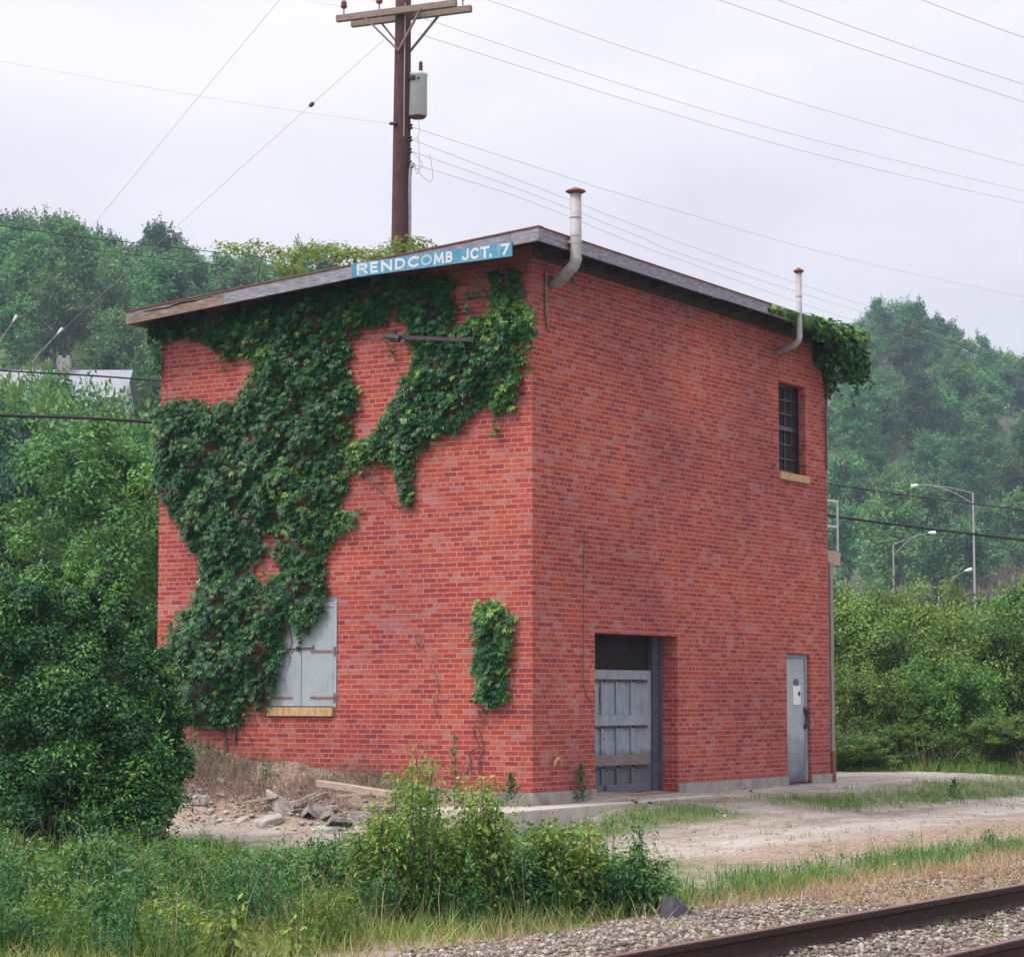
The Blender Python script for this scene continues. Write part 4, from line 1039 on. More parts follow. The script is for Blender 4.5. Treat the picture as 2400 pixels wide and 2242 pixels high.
ins = [aF + (bF - aF) * 0.06 + np.array([0, 0, .06]), aF + (bF - aF) * 0.36 + np.array([0, 0, .06]), aR + (bR - aR) * 0.93 + np.array([0, 0, .06]), aF + (bF - aF) * .93 + np.array([0, 0, .06])]
for p in ins: insulator(p)
# transformer can
tcn = dep(811, 185, 42.0); tz0 = dep(811, 229, 42.0)[2]; tz1 = dep(811, 142, 42.0)[2]
q_ = MB(); q_.lathe((tcn[0], tcn[1], tz0), [(.12, 0), (.168, .025), (.168, tz1 - tz0 - .06), (.178, tz1 - tz0 - .05), (.178, tz1 - tz0 - .01), (.10, tz1 - tz0 + .03)], 24)
tf = q_.build('transformer', M['can'], pole, smooth=False)
for p in tf.data.polygons: p.use_smooth = len(p.vertices) == 4
q_ = MB(); q_.lathe((tcn[0] + .05, tcn[1] + .02, tz1 - .01), [(.03, 0), (.042, .04), (.028, .05), (.042, .09), (.028, .10), (.042, .14), (.028, .15), (.038, .20), (.015, .23)], 12); q_.build('bushing', M['ceramic'], tf)
q_ = MB(); q_.lathe((tcn[0], tcn[1], tz0 - .015), [(.13, 0), (.155, .03)], 20); q_.build('base_rim', M['edge'], tf)
q_ = MB()
for ang in (-1.9, -1.35, -0.9):
    q_.tube([(tcn[0] + .16 * math.cos(ang), tcn[1] + .16 * math.sin(ang), tz1 - .12), (tcn[0] + .22 * math.cos(ang), tcn[1] + .22 * math.sin(ang), tz1 - .14)], .022, 6)
q_.box(tcn[0] - .02, tcn[0] + .06, tcn[1] - .20, tcn[1] - .165, tz1 - .16, tz1 - .08)
q_.build('terminals', M['iron'], tf)
q_ = MB(); q_.beam((tcn[0] - .15, tcn[1], tz1 - .2), pol(tz1 - .2), .08, .05); q_.build('hanger', M['iron'], tf); q_ = MB(); q_.beam((tcn[0] - .15, tcn[1], tz0 + .2), pol(tz0 + .2), .08, .05); q_.build('hanger', M['iron'], tf)
# spool rack, clevis, conduit, ground wire
spools = []
for x, y in ((797, 246), (796, 270), (795.5, 293), (795, 317)):
    p = dep(x, y, 41.9); spools.append(p)
    q_ = MB(); q_.lathe((p[0], p[1], p[2] - .045), [(.038, 0), (.045, .02), (.022, .04), (.022, .055), (.045, .075), (.036, .09)], 10); q_.build('spool', M['iron'], pole)
q_ = MB(); q_.tube([dep(797, 324, 41.9), dep(795.5, 350, 41.9), pol(8.4) + np.array([.17, .05, 0]), pol(2.0) + np.array([.20, .06, 0])], .03, 8); q_.tube([dep(797, 324, 41.9), dep(803, 320, 41.85)], [.035, .05], 8); q_.build('conduit', M['galv'], pole)
q_ = MB(); q_.tube([dep(787, 6, 41.82), dep(785, 150, 41.80), dep(784, 265, 41.79)], .008, 5); q_.build('ground_wire', M['wire'], pole)
clv = dep(757, 240, 41.9)
q_ = MB(); q_.tube([dep(757, 240, 41.9), dep(770, 240, 41.85)], .03, 8); q_.build('clevis', M['iron'], pole)
q_ = MB()
for a, b, c in (((812, 231), (820, 275), (798, 270)), ((798, 293), (838, 330), (806, 328)), ((803, 320), (855, 395), (834, 300)), ((803, 322), (820, 372), (812, 268))):
    pts = []
    for t in np.linspace(0, 1, 9):
        x = (1 - t) ** 2 * a[0] + 2 * t * (1 - t) * b[0] + t * t * c[0]; y = (1 - t) ** 2 * a[1] + 2 * t * (1 - t) * b[1] + t * t * c[1]
        pts.append(dep(x, y, 41.6))
    q_.tube(pts, .006, 5)
q_.build('drop_wire', M['wire'], pole)

# ------------------------------------------------------------------ wires
def wire(name, label, pts, rad, mat, cat='wire', group=None):
    """pts: list of (x, y, depth) in photo pixels or world points; a smooth curve through them"""
    W_ = [np.array(p) if len(p) == 3 and not isinstance(p, tuple) else dep(*p) for p in pts]
    D_ = [0]
    for a, b in zip(W_[:-1], W_[1:]): D_.append(D_[-1] + np.linalg.norm(b - a))
    path = []
    n = len(W_)
    for i in range(n - 1):
        p0, p1, p2, p3 = W_[max(i - 1, 0)], W_[i], W_[i + 1], W_[min(i + 2, n - 1)]
        for t in np.linspace(0, 1, 10, endpoint=(i == n - 2)):
            path.append(0.5 * ((2 * p1) + (-p0 + p2) * t + (2 * p0 - 5 * p1 + 4 * p2 - p3) * t * t + (-p0 + 3 * p1 - 3 * p2 + p3) * t ** 3))
    q = MB(); q.tube(path, rad * (.46 if rad < .0099 else .9), 6)
    return tag(q.build(name, mat, smooth=True), label, cat, group)
RW_ = .0085
wire('service_wire', 'topmost of the four thin wires running right from the pole rack over the flues', [spools[0], (1020, 318, 47), (1242, 388, 53), (1625, 497, 66), (1988, 576, 80), (2300, 630, 95)], RW_, M['wire'])
wire('service_wire', 'second thin wire down from the pole rack, running right over the flues', [spools[1], (1020, 355, 47), (1242, 441, 53), (1393, 497, 60), (1682, 593, 72), (2100, 720, 95)], RW_, M['wire'])
wire('service_wire', 'third thin wire down from the pole rack, running right over the flues', [spools[2], (1020, 372, 47), (1242, 460, 53), (1333, 497, 57), (1668, 604, 72), (2100, 735, 95)], RW_, M['wire'])
wire('service_wire', 'lowest of the four thin wires running right from the pole rack', [spools[3], (1020, 388, 47), (1242, 477, 53), (1325, 506, 57), (1629, 613, 70), (2100, 760, 95)], RW_, M['wire'])
wire('power_line', 'high wire entering at the top edge right of the crossarm, crossing the open sky', [ins[2] + np.array([0, 0, .1]), (944, 0, 42.5), (1242, 102, 47), (1600, 214, 54), (1988, 322, 62), (2300, 400, 70)], .009, M['wire'])
wire('power_line', 'wire from under the crossarm sloping right across the sky, upper of a pair', [(820, 35, 42), (1242, 175, 48), (1600, 277, 55), (1988, 371, 64), (2300, 440, 72)], .009, M['wire'])
wire('power_line', 'wire from under the crossarm sloping right across the sky, lower of a pair', [(812, 66, 42), (1242, 202, 48), (1600, 304, 55), (1988, 394, 64), (2300, 460, 72)], .009, M['wire'])
wire('power_line', 'lowest of the three wires crossing the top right corner of the sky', [(1250, -48, 34), (1395, 0, 36), (1700, 104, 40), (1988, 198, 45), (2300, 300, 50)], .0095, M['wire'])
wire('power_line', 'middle of the three wires crossing the top right corner of the sky', [(1350, -62, 34), (1510, 0, 36), (1750, 86, 39), (1988, 164, 44), (2300, 260, 50)], .0095, M['wire'])
wire('power_line', 'shortest wire, in the very top right corner of the sky', [(1650, -60, 34), (1790, 0, 36), (1988, 73, 38), (2200, 140, 40)], .0095, M['wire'])
wire('power_line', 'thin wire reaching the left crossarm insulator from the top edge', [(380, -75, 50), (520, -25, 47), (600, 2, 44), ins[0] + np.array([0, 0, .16])], .008, M['wire'])
wire('power_line', 'thin wire reaching the second crossarm insulator from the top edge', [(560, -60, 46), (690, -8, 43), ins[1] + np.array([0, 0, .16])], .008, M['wire'])
wire('power_line', 'thin wire sloping gently from the left edge of the sky to the pole', [(-300, 62, 58), (0, 119, 52), (380, 186, 46.5), (640, 225, 43.2), clv], .0095, M['wire'])
gw = wire('guy_wire', 'slanting guy wire with an insulator, running down left from the crossarm', [(745, 78, 42), (605, 203, 45), (480, 315, 48), (365, 420, 51), (183, 585, 56), (60, 696, 60)], .0085, M['wire'], 'wire')
c = dep(605, 203, 45)
q_ = MB(); dd = nrm(dep(600, 208, 45.1) - dep(610, 198, 44.9)); q_.tube([c - dd * .09, c - dd * .05, c + dd * .05, c + dd * .09], [.015, .042, .042, .015], 8); q_.build('strain_insulator', M['ceramic'], gw)
wire('guy_wire', 'faint slanting guy wire from the top edge down behind the left wooded hill', [(600, -70, 40), (543, 0, 41), (380, 195, 45), (195, 420, 50), (60, 580, 54)], .008, M['wire'])
wire('power_line', 'upper of the two dark wires crossing in front of the left hilltop', [(-200, 410, 50), (0, 438, 55), (201, 465, 60), (468, 495, 67), (636, 515, 72), (900, 545, 80)], .014, M['cable'])
wire('power_line', 'lower of the two dark wires crossing in front of the left hilltop', [(-200, 433, 50), (0, 462, 55), (167, 483, 60), (368, 508, 66), (640, 540, 74)], .013, M['cable'])
wire('telephone_cable', 'black cable crossing past the grey roofed house and out again above the right lamps', [(-200, 707, 40), (0, 719, 42), (318, 740, 45), (800, 790, 49), (1250, 868, 54), (1614, 940, 58), (1988, 990, 63), (2300, 1030, 68)], .019, M['cable'])
wire('telephone_cable', 'thick black cable passing behind the brick building below the house', [(-200, 797, 38), (0, 806, 40), (285, 819, 43), (800, 868, 47), (1250, 938, 51), (1614, 1001, 54), (1988, 1048, 58), (2300, 1085, 62)], .034, M['cable'])

# ------------------------------------------------------------------ railway
TR0, TR1 = -24.0, 60.0
def track_dir(): return 0.0
def rail_profile(): return [(-.068, 0), (.068, 0), (.068, .010), (.016, .028), (.009, .045), (.009, .120), (.034, .132), (.036, .165), (.030, .172), (-.030, .172), (-.036, .165), (-.034, .132), (-.009, .120), (-.009, .045), (-.016, .028), (-.068, .010)]
rx = [lambda y: 9.52 + 0.0286 * (y + 11.5), lambda y: 11.0 + 0.0286 * (y + 13.0)]
rzb = -0.372
for i, lab in enumerate(('rusty steel rail farther from the camera, nearer the brick building', 'rusty steel rail nearest the camera, in the bottom right corner')):
    q_ = MB(); pr = rail_profile(); ys_ = np.linspace(TR0, TR1, 60); b0 = 0
    for k, y in enumerate(ys_):
        for (a, b) in pr: q_.v.append((float(rx[i](y) + a), float(y), float(rzb + b)))
    np_ = len(pr)
    for k in range(len(ys_) - 1):
        for j in range(np_):
            j2 = (j + 1) % np_
            q_.f.append((k * np_ + j, k * np_ + j2, (k + 1) * np_ + j2, (k + 1) * np_ + j)); q_.uv.append([(0, 0)] * 4)
    ro = q_.build('rail', M['rail'])
    ro.data.materials.append(M['railhead'])
    for p in ro.data.polygons:
        if (p.index % np_) == 8: p.material_index = 1
    tag(ro, lab, 'rail', 'rails of the railway track')
ty = np.arange(-16.2, -4.5, 0.56)
for k, y in enumerate(ty):
    q_ = MB(); xa = rx[0](y) - .55; xb = rx[1](y) + .55
    q_.box(xa, xb, y - .11, y + .11, rzb - .19, rzb - .012)
    t_ = q_.build('railway_tie', M['tie'], bevel=.01)
    tag(t_, 'dark wooden sleeper nearly buried in the ballast under the rails', 'sleeper', 'sleepers buried in the ballast')
    for i in (0, 1):
        q_ = MB(); q_.box(rx[i](y) - .16, rx[i](y) + .16, y - .085, y + .085, rzb - .0115, rzb - .001)
        for sx in (-.10, .10): q_.box(rx[i](y) + sx - .012, rx[i](y) + sx + .012, y + .03, y + .055, rzb, rzb + .03)
        q_.build('tie_plate', M['rail'], t_)
# ballast stones
def stones(n, xy, r0, r1, name, label, mat, sink=0.3, zoff=0.0):
    P = xy(n); n = len(P)
    z = gz(P[:, 0], P[:, 1]) + zoff
    R_ = r0 + (r1 - r0) * RNG.random(n) ** 2
    base = np.array([[1, 0, 0], [-1, 0, 0], [0, 1, 0], [0, -1, 0], [0, 0, 1], [0, 0, -1], [.62, .62, .55], [-.62, .62, .5], [.6, -.62, .55], [-.62, -.6, .55]], float)
    fc = np.array([[0, 2, 6], [2, 4, 6], [4, 0, 6], [2, 1, 7], [1, 4, 7], [4, 2, 7], [3, 0, 8], [0, 4, 8], [4, 3, 8], [1, 3, 9], [3, 4, 9], [4, 1, 9], [2, 0, 5], [1, 2, 5], [3, 1, 5], [0, 3, 5]])
    V = base[None] * RNG.uniform(.65, 1.25, (n, 10, 1)) * (R_[:, None] * np.array([1, 1, .75]) * RNG.uniform(.7, 1.3, (n, 3)))[:, None, :]
    a = RNG.random(n) * 6.283; c, s = np.cos(a), np.sin(a)
    Vx = V[..., 0] * c[:, None] - V[..., 1] * s[:, None]; Vy = V[..., 0] * s[:, None] + V[..., 1] * c[:, None]
    V = np.stack([Vx + P[:, :1], Vy + P[:, 1:2], V[..., 2] + (z + R_ * (0.75 - 1.5 * sink))[:, None]], -1).reshape(-1, 3)
    F = (fc[None] + (np.arange(n) * 10)[:, None, None]).reshape(-1, 3)
    me = np_mesh(name, V, F, np.repeat(RNG.random(n), 10))
    return tag(link(name, me, mat), label, None, kind='stuff')
def stone_mat(name, a, b, c):
    mt, t, out = nodes(name)
    at = N(t, 'ShaderNodeAttribute', attribute_name='tint')
    col = ramp(t, at.outputs['Fac'], [(0, a), (.6, b), (1, c)])
    g = N(t, 'ShaderNodeNewGeometry')
    no_ = N(t, 'ShaderNodeTexNoise', {'Vector': g.outputs['Position'], 'Scale': 40.0, 'Detail': 4.0})
    col = mix(t, 0.6, col, ramp(t, no_.outputs['Fac'], [(.3, (.7, .7, .7)), (.7, (1.2, 1.18, 1.15))]), 'MULTIPLY')
    bs = N(t, 'ShaderNodeBsdfPrincipled', {'Base Color': col, 'Roughness': .95, 'Specular IOR Level': .15})
    t.links.new(bs.outputs[0], out.inputs[0]); return mt
M['ballast'] = stone_mat('ballast_stone', (0.10, 0.08, 0.07), (0.21, 0.175, 0.15), (0.40, 0.36, 0.32))
def bnd0(v, a, b, s_=.35): return sstep(a - s_, a + s_, v) * (1 - sstep(b - s_, b + s_, v))
def xy_ballast(n):
    P = np.stack([RNG.uniform(7.0, 12.2, n), RNG.uniform(-16.0, -1.0, n)], 1)
    q = proj(np.stack([P[:, 0], P[:, 1], gz(P[:, 0], P[:, 1])], 1))
    k = (q[:, 0] < 2060) & (q[:, 1] < 1900) & (q[:, 0] > 500)
    dirty = bnd0(P[:, 0] + .3 * lumps(P[:, 0], P[:, 1]), 6.5, 8.9, .3) * sstep(-10.2, -8.8, P[:, 1] + .5 * lumps(P[:, 1], P[:, 0]))
    k &= RNG.random(n) < sstep(7.0, 7.7, P[:, 0] + 0.25 * lumps(P[:, 0] * 2, P[:, 1] * 2)) * (1 - .80 * dirty) * np.clip(.72 + .6 * lumps(P[:, 0] * 1.7, P[:, 1] * 1.5), .25, 1) * (1 - .35 * bnd0(P[:, 0], 9.6, 11.0, .1))
    return P[k]
stones(130000, xy_ballast, .008, .025, 'ballast', 'pale grey crushed stone ballast around the rails', M['ballast'], .25, .0)
def xy_drive(n):
    P = np.stack([RNG.uniform(-5, 6.6, n), RNG.uniform(-7, 24, n)], 1)
    q = proj(np.stack([P[:, 0], P[:, 1], gz(P[:, 0], P[:, 1])], 1))
    k = (q[:, 0] < 2040) & (q[:, 0] > 200) & ~((P[:, 0] < 0.1) & (P[:, 1] > -.1) & (P[:, 1] < RW + .1)) & (P[:, 0] > -5 + 0)
    k &= ~((P[:, 0] < -.1) & (P[:, 1] > 9.1))
    return P[k]
stones(7000, xy_drive, .007, .024, 'gravel', 'loose gravel stones over the drive beside the building', stone_mat('drive_stone', (0.24, 0.21, 0.20), (0.38, 0.35, 0.33), (0.52, 0.49, 0.47)), .4)

# ------------------------------------------------------------------ trees, shrubs, weeds
def copy_tree(src, loc, rot=0.0, scale=1.0, label=None, group=None, cat=None):
    c = src.copy(); COL.objects.link(c)
    c.location = loc; c.rotation_euler = (0, 0, rot)
    c.scale = (scale, scale, scale) if np.isscalar(scale) else scale
    for ch in src.children:
        d = ch.copy(); COL.objects.link(d); d.parent = c
    if label: c['label'] = label
    if group: c['group'] = group
    if cat: c['category'] = cat
    return c
def make_tree(name, label, cat, H, R, trunk_r, crown0, nclump, per, L, mat, wr=0.55, lobes=5, pointy=0.0, cl=0.34, group=None, flat=0.75, bare=0.0):
    """trunk with limbs and a crown of clumps; local origin at the foot"""
    root = thing(name, label, cat, (0, 0, 0), group)
    ch = (H - crown0)
    # main lobes
    lob = []
    for i in range(lobes):
        a = i * 2.4 + RNG.uniform(-.4, .4); t = (i + .6) / lobes
        rr = R * (0.62 - 0.30 * abs(t - .42) / .58) * RNG.uniform(.7, 1.15) * (1 - pointy * t)
        lob.append((math.cos(a) * rr, math.sin(a) * rr, crown0 + ch * (0.12 + 0.76 * t), R * RNG.uniform(.42, .6) * (1 - .35 * t)))
    lob.append((RNG.normal(0, .1 * R), RNG.normal(0, .1 * R), crown0 + ch * .62, R * .55)); lob.append((RNG.normal(0, .15 * R), RNG.normal(0, .15 * R), H - R * .38, R * .36))
    lob = np.array(lob)
    k = RNG.integers(0, len(lob), nclump)
    d = rdir(nclump)
    C_ = lob[k, :3] + d * (lob[k, 3] * RNG.uniform(.55, 1.0, nclump))[:, None]
    C_[:, 2] = np.clip(C_[:, 2], crown0 * .6, H)
    rad = R * cl * RNG.uniform(.6, 1.25, nclump) * .75
    A_ = crown_leaves(C_, rad, per, L, flat, wr=wr)
    ns = int(nclump * .9); k2 = RNG.integers(0, nclump, ns); b0 = C_[k2]
    dr = nrm(nrm(b0 - np.array([0, 0, crown0 + ch * .45])) + np.array([0, 0, .55]) + RNG.normal(0, .35, (ns, 3)))
    ln = R * RNG.uniform(.14, .34, ns); m2 = 13; q2 = np.repeat(np.arange(ns), m2); t2 = RNG.random(ns * m2)
    ps = b0[q2] + dr[q2] * (rad[k2][q2] * .6 + ln[q2] * t2)[:, None] + RNG.normal(0, L * .45, (ns * m2, 3))
    l2 = L * RNG.uniform(.6, 1.2, ns * m2)
    B_ = leaves(ps, nrm(dr[q2] + RNG.normal(0, .6, (ns * m2, 3))), nrm(np.array([0, 0, .8]) + RNG.normal(0, .5, (ns * m2, 3))), l2, l2 * wr, .35 + .5 * RNG.random(ns * m2))
    V, F, T = join(A_, B_)
    link('crown', np_mesh('crown', V, F, T), mat, root)
    q = MB()
    q.tube([(0, 0, -.6), (RNG.normal(0, .03 * H), RNG.normal(0, .03 * H), crown0), (RNG.normal(0, .04 * H), RNG.normal(0, .04 * H), crown0 + ch * .5), (0, 0, H * .92)], [trunk_r * 1.25, trunk_r, trunk_r * .6, trunk_r * .12], 8)
    for i in range(min(len(lob), 7)):
        z0 = crown0 * .8 + (lob[i, 2] - crown0) * .35
        q.tube([(0, 0, z0), lob[i, :3] * np.array([.55, .55, 1]) * np.array([1, 1, .93]), lob[i, :3]], [trunk_r * .45, trunk_r * .28, trunk_r * .08], 6)
    q.build('trunk', M['bark'], root)
    return root

used = {}
def place(proto, loc, rot, s, label, group, cat='tree'):
    """the first placement moves the prototype itself"""
    if proto.name not in used:
        used[proto.name] = 1
        proto.location = loc; proto.rotation_euler = (0, 0, rot); proto.scale = (s, s, s) if np.isscalar(s) else s
        proto['label'] = label; proto['category'] = cat
        if group: proto['group'] = group
        elif 'group' in proto: del proto['group']
        return proto
    o = copy_tree(proto, loc, rot, s, label, group, cat)
    if not group and 'group' in o: del o['group']
    return o

# hills: height as a function of distance v in front of the camera and of u to the right
FH = nrm(np.array([FW[0], FW[1], 0])); RH = nrm(np.array([RT[0], RT[1], 0]))
def skyline(pts, V_, th_):
    a = [(x * PS - 1200) / FPX for x, y in pts]; z = [((1.23 + (1355 - y) * PS / FPX * V_) - th_ + 1.5) / V_ for x, y in pts]
    return np.array(a), np.array(z)
SKL = skyline([(-1300, 480), (-300, 400), (0, 408), (90, 396), (150, 415), (205, 440), (260, 434), (330, 432), (395, 470), (450, 478), (520, 490), (600, 510), (700, 560), (900, 700)], 285, 12.2)
SKR = skyline([(1250, 760), (1400, 640), (1560, 606), (1640, 606), (1700, 590), (1760, 580), (1805, 577), (1850, 604), (1895, 655), (1940, 668), (1988, 682), (2200, 700), (2900, 800)], 420, 12.6)
def hill_z(u, v):
    """ground height of the wooded hills at u right, v ahead of the camera"""
    az = u / v
    left = np.interp(az, SKL[0], SKL[1]); right = np.interp(az, SKR[0], SKR[1])
    vl = sstep(95, 285, v); vr = sstep(205, 420, v)
    zl = left * 285 * vl + 0.0 * v; zr = right * 420 * vr + 8.0 * sstep(120, 200, v) * (1 - vr)
    k = sstep(-.06, .04, az)
    return -1.5 + zl * (1 - k) + zr * k
def hill_xyz(u, v):
    P = CAM[None, :2] + FH[None, :2] * v[:, None] + RH[None, :2] * u[:, None]
    return np.stack([P[:, 0], P[:, 1], hill_z(u, v)], 1)
vs = np.concatenate([np.arange(90, 460, 6.0), np.array([500, 560, 640, 760])]); az_ = np.linspace(-.5, .5, 90)
AZ, VV = np.meshgrid(az_, vs)
HP = hill_xyz((AZ * VV).ravel(), VV.ravel())
HP[:, 2] += 0.8 * lumps(HP[:, 0] * .06, HP[:, 1] * .06)
i_ = np.arange(HP.shape[0]).reshape(VV.shape)
HF = np.stack([i_[:-1, :-1].ravel(), i_[:-1, 1:].ravel(), i_[1:, 1:].ravel(), i_[1:, :-1].ravel()], 1)
tag(link('hills', np_mesh('hills', HP, HF), simple('hill_ground', (0.035, 0.06, 0.03), (0.09, 0.11, 0.055), .15, .95, c3=(0.16, 0.12, 0.09))), 'wooded hillside ground behind the building', None, kind='structure')

far_protos = [make_tree('hill_tree', 'tree on the hill', 'tree', H, R, .22, c0, ncl, int(per * 1.5), .38, M['far'], lobes=lb, pointy=pt, cl=c_ * .66)
              for H, R, c0, ncl, per, lb, pt, c_ in ((11.5, 4.6, 2.6, 120, 5600, 7, .1, .34), (13.5, 4.2, 3.0, 130, 5600, 9, .35, .33), (10.0, 5.0, 2.2, 130, 5600, 6, .0, .36), (15.0, 4.4, 4.5, 120, 5400, 9, .2, .32), (12.0, 3.8, 3.4, 70, 3400, 7, .2, .30))]
def forest(az0, az1, v0, v1, step, label, group, smin=.75, smax=1.2, limit=999, crest_label=None, crest_group=None, crest_v=1e9, skip=None):
    n = 0; v = v0; row = 0
    while v < v1:
        us = np.arange(az0 * v, az1 * v, step)
        for u in us:
            uu = u + RNG.normal(0, step * .3) + (row % 2) * step * .5; vv = v + RNG.normal(0, step * .28)
            if skip and skip(uu, vv): continue
            P = hill_xyz(np.array([uu]), np.array([vv]))[0]
            s = RNG.uniform(smin, smax)
            q = proj(np.array([P + [0, 0, 11 * s], P + [0, 0, 6 * s]]))
            wpx = 5.0 * s * FPX / q[0, 2] / PS
            if q[0, 0] < -wpx * .8 or q[0, 0] > 1988 + wpx * .8: continue
            # nothing shows where the brick building stands in front
            if 330 < q[0, 0] - wpx * .5 and q[0, 0] + wpx * .5 < 1600 and q[0, 1] > 575: continue
            P = P - np.array([0, 0, .3])
            pr = far_protos[int(RNG.choice(5, p=[.27, .22, .25, .13, .13]) if vv < 235 or (vv < 385 and az0 > 0) else RNG.choice([0, 2, 4], p=[.4, .4, .2]))]
            cl_ = vv > crest_v
            place(pr, tuple(P), RNG.uniform(0, 6.28), (s * RNG.uniform(.9, 1.15), s * RNG.uniform(.9, 1.15), s), crest_label if cl_ else label, crest_group if cl_ else group)
            n += 1
        v += step * .95; row += 1
    return n
def skip_left(u, v):
    q = proj(hill_xyz(np.array([u]), np.array([v])) + np.array([[0, 0, 9.0]]))[0]
    return (150 < v < 176 and q[0] < 300) or (v < 152 and -40 < q[0] < 285) or (v < 191 and -80 < q[0] < 170)
RNG_SAVE = RNG; RNG = np.random.default_rng(21)
nl = forest(-.25, -.068, 130, 276, 7.2, 'leafy tree in the wood covering the left hillside', 'trees covering the left hillside', .60, .92, skip=skip_left)
nl += forest(-.25, -.068, 282, 294, 5.2, 'dark leafy tree on the crest of the left hill against the sky', 'trees along the crest of the left hill', .62, .82)
nr = forest(.085, .25, 219, 404, 8.6, 'leafy tree in the hazy wood covering the right hillside', 'trees covering the right hillside', .65, .95, skip=lambda u, v: v < 236 and u / v > .200)
nr += forest(.085, .25, 414, 432, 6.4, 'leafy tree on the crest of the right hill against the sky', 'trees along the crest of the right hill', .66, .86)
RNG = RNG_SAVE
print('hill trees', nl, nr)

# house among the trees on the left hill
hb = dep(100, 770, 165); HX = nrm(np.array([RH[0], RH[1], 0])); HY = nrm(np.array([FH[0], FH[1], 0]))
house = thing('house', 'pale house with a long grey roof and a chimney among trees on the left hill', 'house', (0, 0, 0))
def HPt(x, y, z): # x right along the ridge, y ahead, z up, metres from the right eave corner
    o = dep(242, 778, 165)
    return tuple(o + HX * x + HY * y + np.array([0, 0, z]))
def hz(py): return dep(242, py, 168.6)[2] - dep(242, 778, 165)[2]
zt = hz(718)
q_ = MB(); q_.quad([HPt(-14, 0, .25), HPt(0, 0, .25), HPt(0, 3.4, zt), HPt(-14, 3.4, zt)]); q_.quad([HPt(0, 6.8, .25), HPt(-14, 6.8, .25), HPt(-14, 3.4, zt), HPt(0, 3.4, zt)])
q_.quad([HPt(-14, 0, .1), HPt(-14, 3.4, zt - .15), HPt(0, 3.4, zt - .15), HPt(0, 0, .1)])
hr = q_.build('roof', M['house_roof'], house)
q_ = MB(); q_.obox([HPt(-13.7, .5, -4), HPt(-.35, .5, -4), HPt(-.35, 6.3, -4), HPt(-13.7, 6.3, -4), HPt(-13.7, .5, .32), HPt(-.35, .5, .32), HPt(-.35, 6.3, .32), HPt(-13.7, 6.3, .32)])
q_.quad([HPt(-.36, .5, .32), HPt(-.36, 6.3, .32), HPt(-.36, 3.4, zt - .16)])
q_.build('wall', M['house_wall'], house)
q_ = MB(); xw = -2.5
for a, b, c_ in (((xw - 1.0, -1.1), (xw + 1.0, -1.1), None),):
    q_.obox([HPt(xw - 1.0, -1.1, -4), HPt(xw + .8, -1.1, -4), HPt(xw + 1.2, .49, -4), HPt(xw - 1.4, .49, -4), HPt(xw - 1.0, -1.1, -.2), HPt(xw + .8, -1.1, -.2), HPt(xw + 1.2, .49, -.2), HPt(xw - 1.4, .49, -.2)])
q_.build('bay', M['house_wall'], house)
q_ = MB()
ap = HPt(xw - .1, .6, 1.25)
ring = [HPt(xw - 1.7, .7, -.2), HPt(xw - 1.1, -1.3, -.2), HPt(xw + .9, -1.3, -.2), HPt(xw + 1.5, .7, -.2)]
for a, b in zip(ring[:-1], ring[1:]): q_.quad([a, b, ap])
q_.quad([ring[3], ring[0], ap])
q_.build('bay_roof', simple('bay_roof', (0.24, 0.27, 0.32), (0.31, 0.34, 0.38), 2, .8), house)
for xa in (xw + .15,):
    for za in (-1.15, -2.1):
        q_ = MB(); q_.obox([HPt(xa, -1.12, za), HPt(xa + .42, -1.12, za), HPt(xa + .42, -1.09, za), HPt(xa, -1.09, za), HPt(xa, -1.12, za + .6), HPt(xa + .42, -1.12, za + .6), HPt(xa + .42, -1.09, za + .6), HPt(xa, -1.09, za + .6)]); q_.build('window', M['dark'], house)
q_ = MB(); xa = -4.85
q_.obox([HPt(xa - .45, 2.6, 0), HPt(xa + .45, 2.6, 0), HPt(xa + .45, 3.4, 0), HPt(xa - .45, 3.4, 0), HPt(xa - .45, 2.6, zt + .75), HPt(xa + .45, 2.6, zt + .75), HPt(xa + .45, 3.4, zt + .75), HPt(xa - .45, 3.4, zt + .75)])
for k in (-.28, .28): q_.obox([HPt(xa + k - .13, 2.85, zt + .75), HPt(xa + k + .13, 2.85, zt + .75), HPt(xa + k + .13, 3.1, zt + .75), HPt(xa + k - .13, 3.1, zt + .75), HPt(xa + k - .13, 2.85, zt + .98), HPt(xa + k + .13, 2.85, zt + .98), HPt(xa + k + .13, 3.1, zt + .98), HPt(xa + k - .13, 3.1, zt + .98)])
q_.build('chimney', M['house_brick'], hr)

